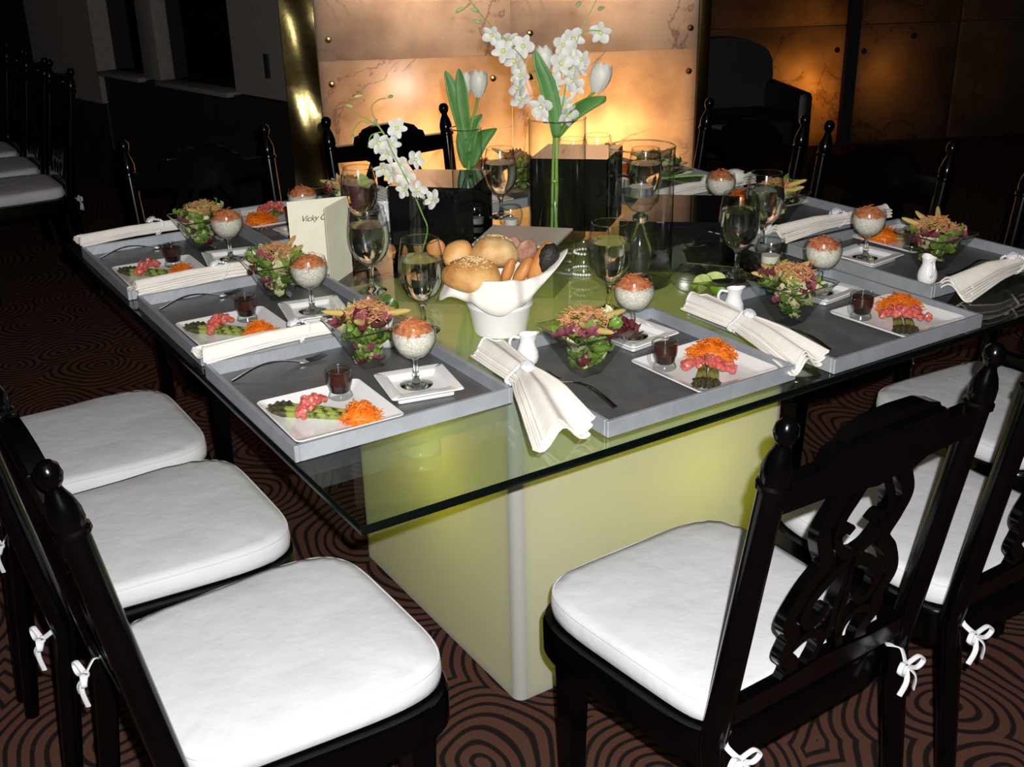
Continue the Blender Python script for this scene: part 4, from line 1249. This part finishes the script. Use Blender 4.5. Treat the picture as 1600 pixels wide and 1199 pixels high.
# ------------------------------------------------------------------ flowers
def petal_mb(kind):
    def fn(u, v):
        s_ = (u - 0.5) * 2
        wd = (0.44 if kind else 0.30) * math.sin(PI * min(1, 0.06 + 0.90 * v)) ** 0.55
        return (s_ * wd, v, 0.12 * math.sin(v * 2.6) - 0.12 * s_ * s_ * wd * 2)
    return MB().grid(fn, 4, 6)
def throat_mb():
    return MB().lathe([(0.0001, -0.05), (0.10, 0.0), (0.16, 0.14), (0.22, 0.28), (0.18, 0.26), (0.06, 0.06), (0.0001, 0.05)], 10, None, False)
def blossom(parent, pos, size, facing, roll):
    """five petals and a throat, facing the given direction"""
    q = Vector((0, 0, 1)).rotation_difference(Vector(facing).normalized())
    root = bpy.data.objects.new('blossom', None)
    link(root, parent, pos); root.rotation_mode = 'QUATERNION'; root.rotation_quaternion = q; root.scale = (size,) * 3
    root.empty_display_size = 0.01
    for k in range(5):
        a = roll + 2 * PI * k / 5
        kind = 1 if k in (1, 4) else 0
        part('petal', f'petal{kind}', lambda: petal_mb(kind), M['petal'], root, None, (0.25, 0, a), 80)
    part('throat', 'throat', throat_mb, M['petalc'], root)
def bud_mb():
    return MB().tube([(0, 0, 0), (0, 0.1, 0.12), (0, 0.15, 0.4), (0, 0.05, 0.75), (0, -0.15, 1.0)], [0.06, 0.17, 0.24, 0.16, 0.02], 8)
def spray(name, label, base, plane, stems, blooms, buds, size, seed, rad=0.0018):
    x, y = plane; rnd = random.Random(seed)
    t = empty(name, label, 'flower spray', base)
    def L(px, py, d=0.0):
        q = Vector((x, y, 0)) + NH * d
        return atd(px, py, q.x, q.y) - base
    for pts in stems:
        P = [L(*q) if not isinstance(q, Vector) else q - base for q in pts]
        sp = spline(P, 6); n = len(sp)
        one('stem', MB().tube(sp, [rad * (1.15 - 0.55 * i / (n - 1)) for i in range(n)], 7), M['stem'], t)
    for (px, py) in blooms:
        d = rnd.uniform(-0.025, 0.025)
        f = -NH * 1.0 + Vector((rnd.uniform(-0.7, 0.7), rnd.uniform(-0.7, 0.7), rnd.uniform(-0.5, 0.5)))
        blossom(t, L(px, py, d), size * rnd.uniform(0.88, 1.12), f, rnd.uniform(0, 6))
    for (px, py) in buds:
        o = part('bud', 'bud', bud_mb, M['bud'], t, L(px, py, rnd.uniform(-0.015, 0.015)), (rnd.uniform(-0.9, 0.9), rnd.uniform(0.6, 1.5), rnd.uniform(0, 6)))
        o.scale = (size * 0.75,) * 3
    return t
vb = Vector((VD.x, VD.y, TOP + 0.010))
spray('orchid_spray', 'white orchid spray drooping from the small bottle vase', vb, (VD.x, VD.y),
      [[vb, (668, 360), (660, 335), (645, 300), (630, 270), (612, 235), (598, 205), (580, 190), (560, 180), (545, 165)],
       [(600, 210), (588, 190), (580, 168), (592, 156), (604, 154)], [(585, 195), (565, 190), (552, 205), (553, 217)], [(598, 206), (580, 212), (575, 230)]],
      [(620, 200), (590, 222), (606, 240), (598, 262), (613, 272), (648, 250), (634, 274), (626, 256), (652, 299), (677, 312), (632, 296), (612, 226)],
      [(554, 152), (552, 166), (606, 153), (588, 192), (552, 217), (575, 230)], 0.026, 3)
va = Vector((VA.x, VA.y, TOP + 0.014))
spray('orchid_spray', 'two branched white orchid spray in the tall cylinder vase', va, (VA.x, VA.y),
      [[va, (868, 300), (868, 220), (858, 180), (842, 140), (822, 98), (790, 62), (758, 30), (735, 2), (725, -14)],
       [(868, 220), (878, 170), (886, 125), (897, 80), (910, 42), (926, 12), (940, -18)], [(735, 5), (722, 16), (712, 19)], [(905, 55), (920, 48), (938, 48)]],
      [(769, 54), (795, 62), (787, 80), (818, 72), (814, 118), (811, 139), (814, 156), (895, 60), (879, 70), (939, 50), (888, 82), (910, 93), (876, 99), (889, 108), (905, 106),
       (866, 128), (896, 125), (863, 144), (899, 135), (846, 166), (851, 178), (882, 162), (886, 178), (806, 96)],
      [(712, 19), (747, 19), (752, 35), (899, 11), (936, 14)], 0.030, 4)


def tulip_head_mb(k):
    def fn(u, v):
        s_ = (u - 0.5) * 2
        a = s_ * 0.72; r = 0.40 * math.sin(PI * (0.10 + 0.66 * v)) ** 0.8
        w_ = 1 - max(0, (v - 0.75) / 0.25) ** 2 * 0.75
        return (r * math.sin(a * w_) * (1 + 0.1 * k), -r * math.cos(a * w_) * (1 + 0.06 * k), v * 1.15 + 0.03 * math.cos(s_ * 2))
    return MB().grid(fn, 6, 8)
def blade(name, parent, base, path, width, twist=0.0, fan=0, fold=0.25):
    """a strap leaf along a path of world points"""
    P = spline([Vector(p) - base for p in path], 6); n = len(P)
    side = (RGT * math.cos(twist) + NH * math.sin(twist))
    b = MB()
    def fn(u, v):
        i = min(n - 1, int(round(v * (n - 1)))); s_ = (u - 0.5) * 2
        wv = width * (math.sin(PI * (0.10 + 0.90 * v)) ** 0.75 if v < 0.999 else 0.0)
        if fan: wv = width * (0.16 + 0.84 * min(1, v / 0.8) ** 1.6) * (1 if v < 0.8 else 1 - 0.45 * (v - 0.8) / 0.2)
        return P[i] + side * s_ * wv + NH * (-fold * wv * (s_ * s_)) 
    b.grid(fn, 6, n - 1)
    o = one(name, b, M['blade'], parent, sharp=80)
    md = o.modifiers.new('leaf_thickness', 'SOLIDIFY'); md.thickness = 0.0012
    return o
def tulip(label, base, plane, stem, head, hdir, hs, leaves=(), group='white tulips'):
    x, y = plane
    t = empty('tulip', label, 'tulip', base, 0, group)
    def Wp(q):
        if isinstance(q, Vector): return q
        d = q[2] if len(q) > 2 else 0.0
        c = Vector((x, y, 0)) + NH * d
        return atd(q[0], q[1], c.x, c.y)
    sp = spline([Wp(q) - base for q in stem], 6)
    one('stem', MB().tube(sp, 0.0038, 8), M['stem'], t)
    root = bpy.data.objects.new('flower_head', None); link(root, t, Wp(head) - base); root.empty_display_size = 0.01
    root.rotation_mode = 'QUATERNION'; root.rotation_quaternion = Vector((0, 0, 1)).rotation_difference(Vector(hdir).normalized()); root.scale = (hs,) * 3
    for k in range(6):
        part('petal', f'tp{k % 2}', lambda: tulip_head_mb(k % 2), M['tulip'], root, None, (0, 0, 2 * PI * k / 6), 80)
    for path, *rest in leaves:
        blade('leaf', t, base, [Wp(q) for q in path], *rest)
    return t
UPR = Vector((0, 0, 1))
tulip('white tulip rising beside the orchids with a broad folded leaf', Vector((VA.x + 0.01, VA.y - 0.008, TOP + 0.013)), (VA.x, VA.y),
      [(868, 368), (870, 300), (872, 220), (895, 180), (922, 150), (931, 143)], (931, 145), UPR * 1 + RGT * 0.28, 0.066,
      [([(872, 215), (890, 190), (912, 168), (932, 150)], 0.046, 0.35, 1)])
tulip('white tulip partly hidden behind a long green blade among the orchids', Vector((VA.x - 0.012, VA.y + 0.004, TOP + 0.013)), (VA.x, VA.y),
      [(862, 368), (864, 260), (866, 190, 0.01), (858, 130, 0.015), (852, 112, 0.015)], (852, 114, 0.015), UPR - RGT * 0.08, 0.058,
      [([(869, 215, -0.02), (866, 175, -0.02), (855, 130, -0.02), (843, 100, -0.02), (836, 78, -0.02)], 0.022, 0.1)])
tulip('white tulip with an open rounded head in the slim vase', Vector((VC.x + 0.006, VC.y, TOP + 0.013)), (VC.x, VC.y),
      [(734, 340), (733, 260), (736, 200), (744, 168), (747, 150)], (747, 152), UPR + RGT * 0.05, 0.062,
      [([(733, 262), (745, 225), (760, 205), (772, 200)], 0.034, 0.3), ([(731, 262), (728, 225), (735, 195), (752, 178)], 0.030, -0.2)])
tulip('white tulip half hidden behind pointed leaves in the slim vase', Vector((VC.x - 0.006, VC.y + 0.004, TOP + 0.013)), (VC.x, VC.y),
      [(731, 340), (730, 250), (727, 180), (726, 150, 0.01)], (726, 150, 0.015), UPR, 0.056,
      [([(732, 240, -0.01), (722, 190, -0.01), (708, 140, -0.01), (696, 110, -0.01)], 0.022, 0.2), ([(731, 220, -0.015), (724, 170, -0.015), (720, 130, -0.015), (717, 107, -0.015)], 0.018, -0.2)])
lt = at(1100, 290, TOP + 0.035)
tulip('loose white tulip lying across a tray by the candle cylinder', Vector((lt.x, lt.y, TOP + 0.035)), (lt.x, lt.y),
      [(1032, 279), (1060, 276), (1095, 274), (1128, 276)], (1128, 277), RGT * 1.0 + UPR * 0.02, 0.058,
      [([(1038, 279), (1070, 284), (1105, 292), (1130, 300)], 0.013, 1.2), ([(1038, 277), (1060, 268), (1085, 262)], 0.014, 1.2)])
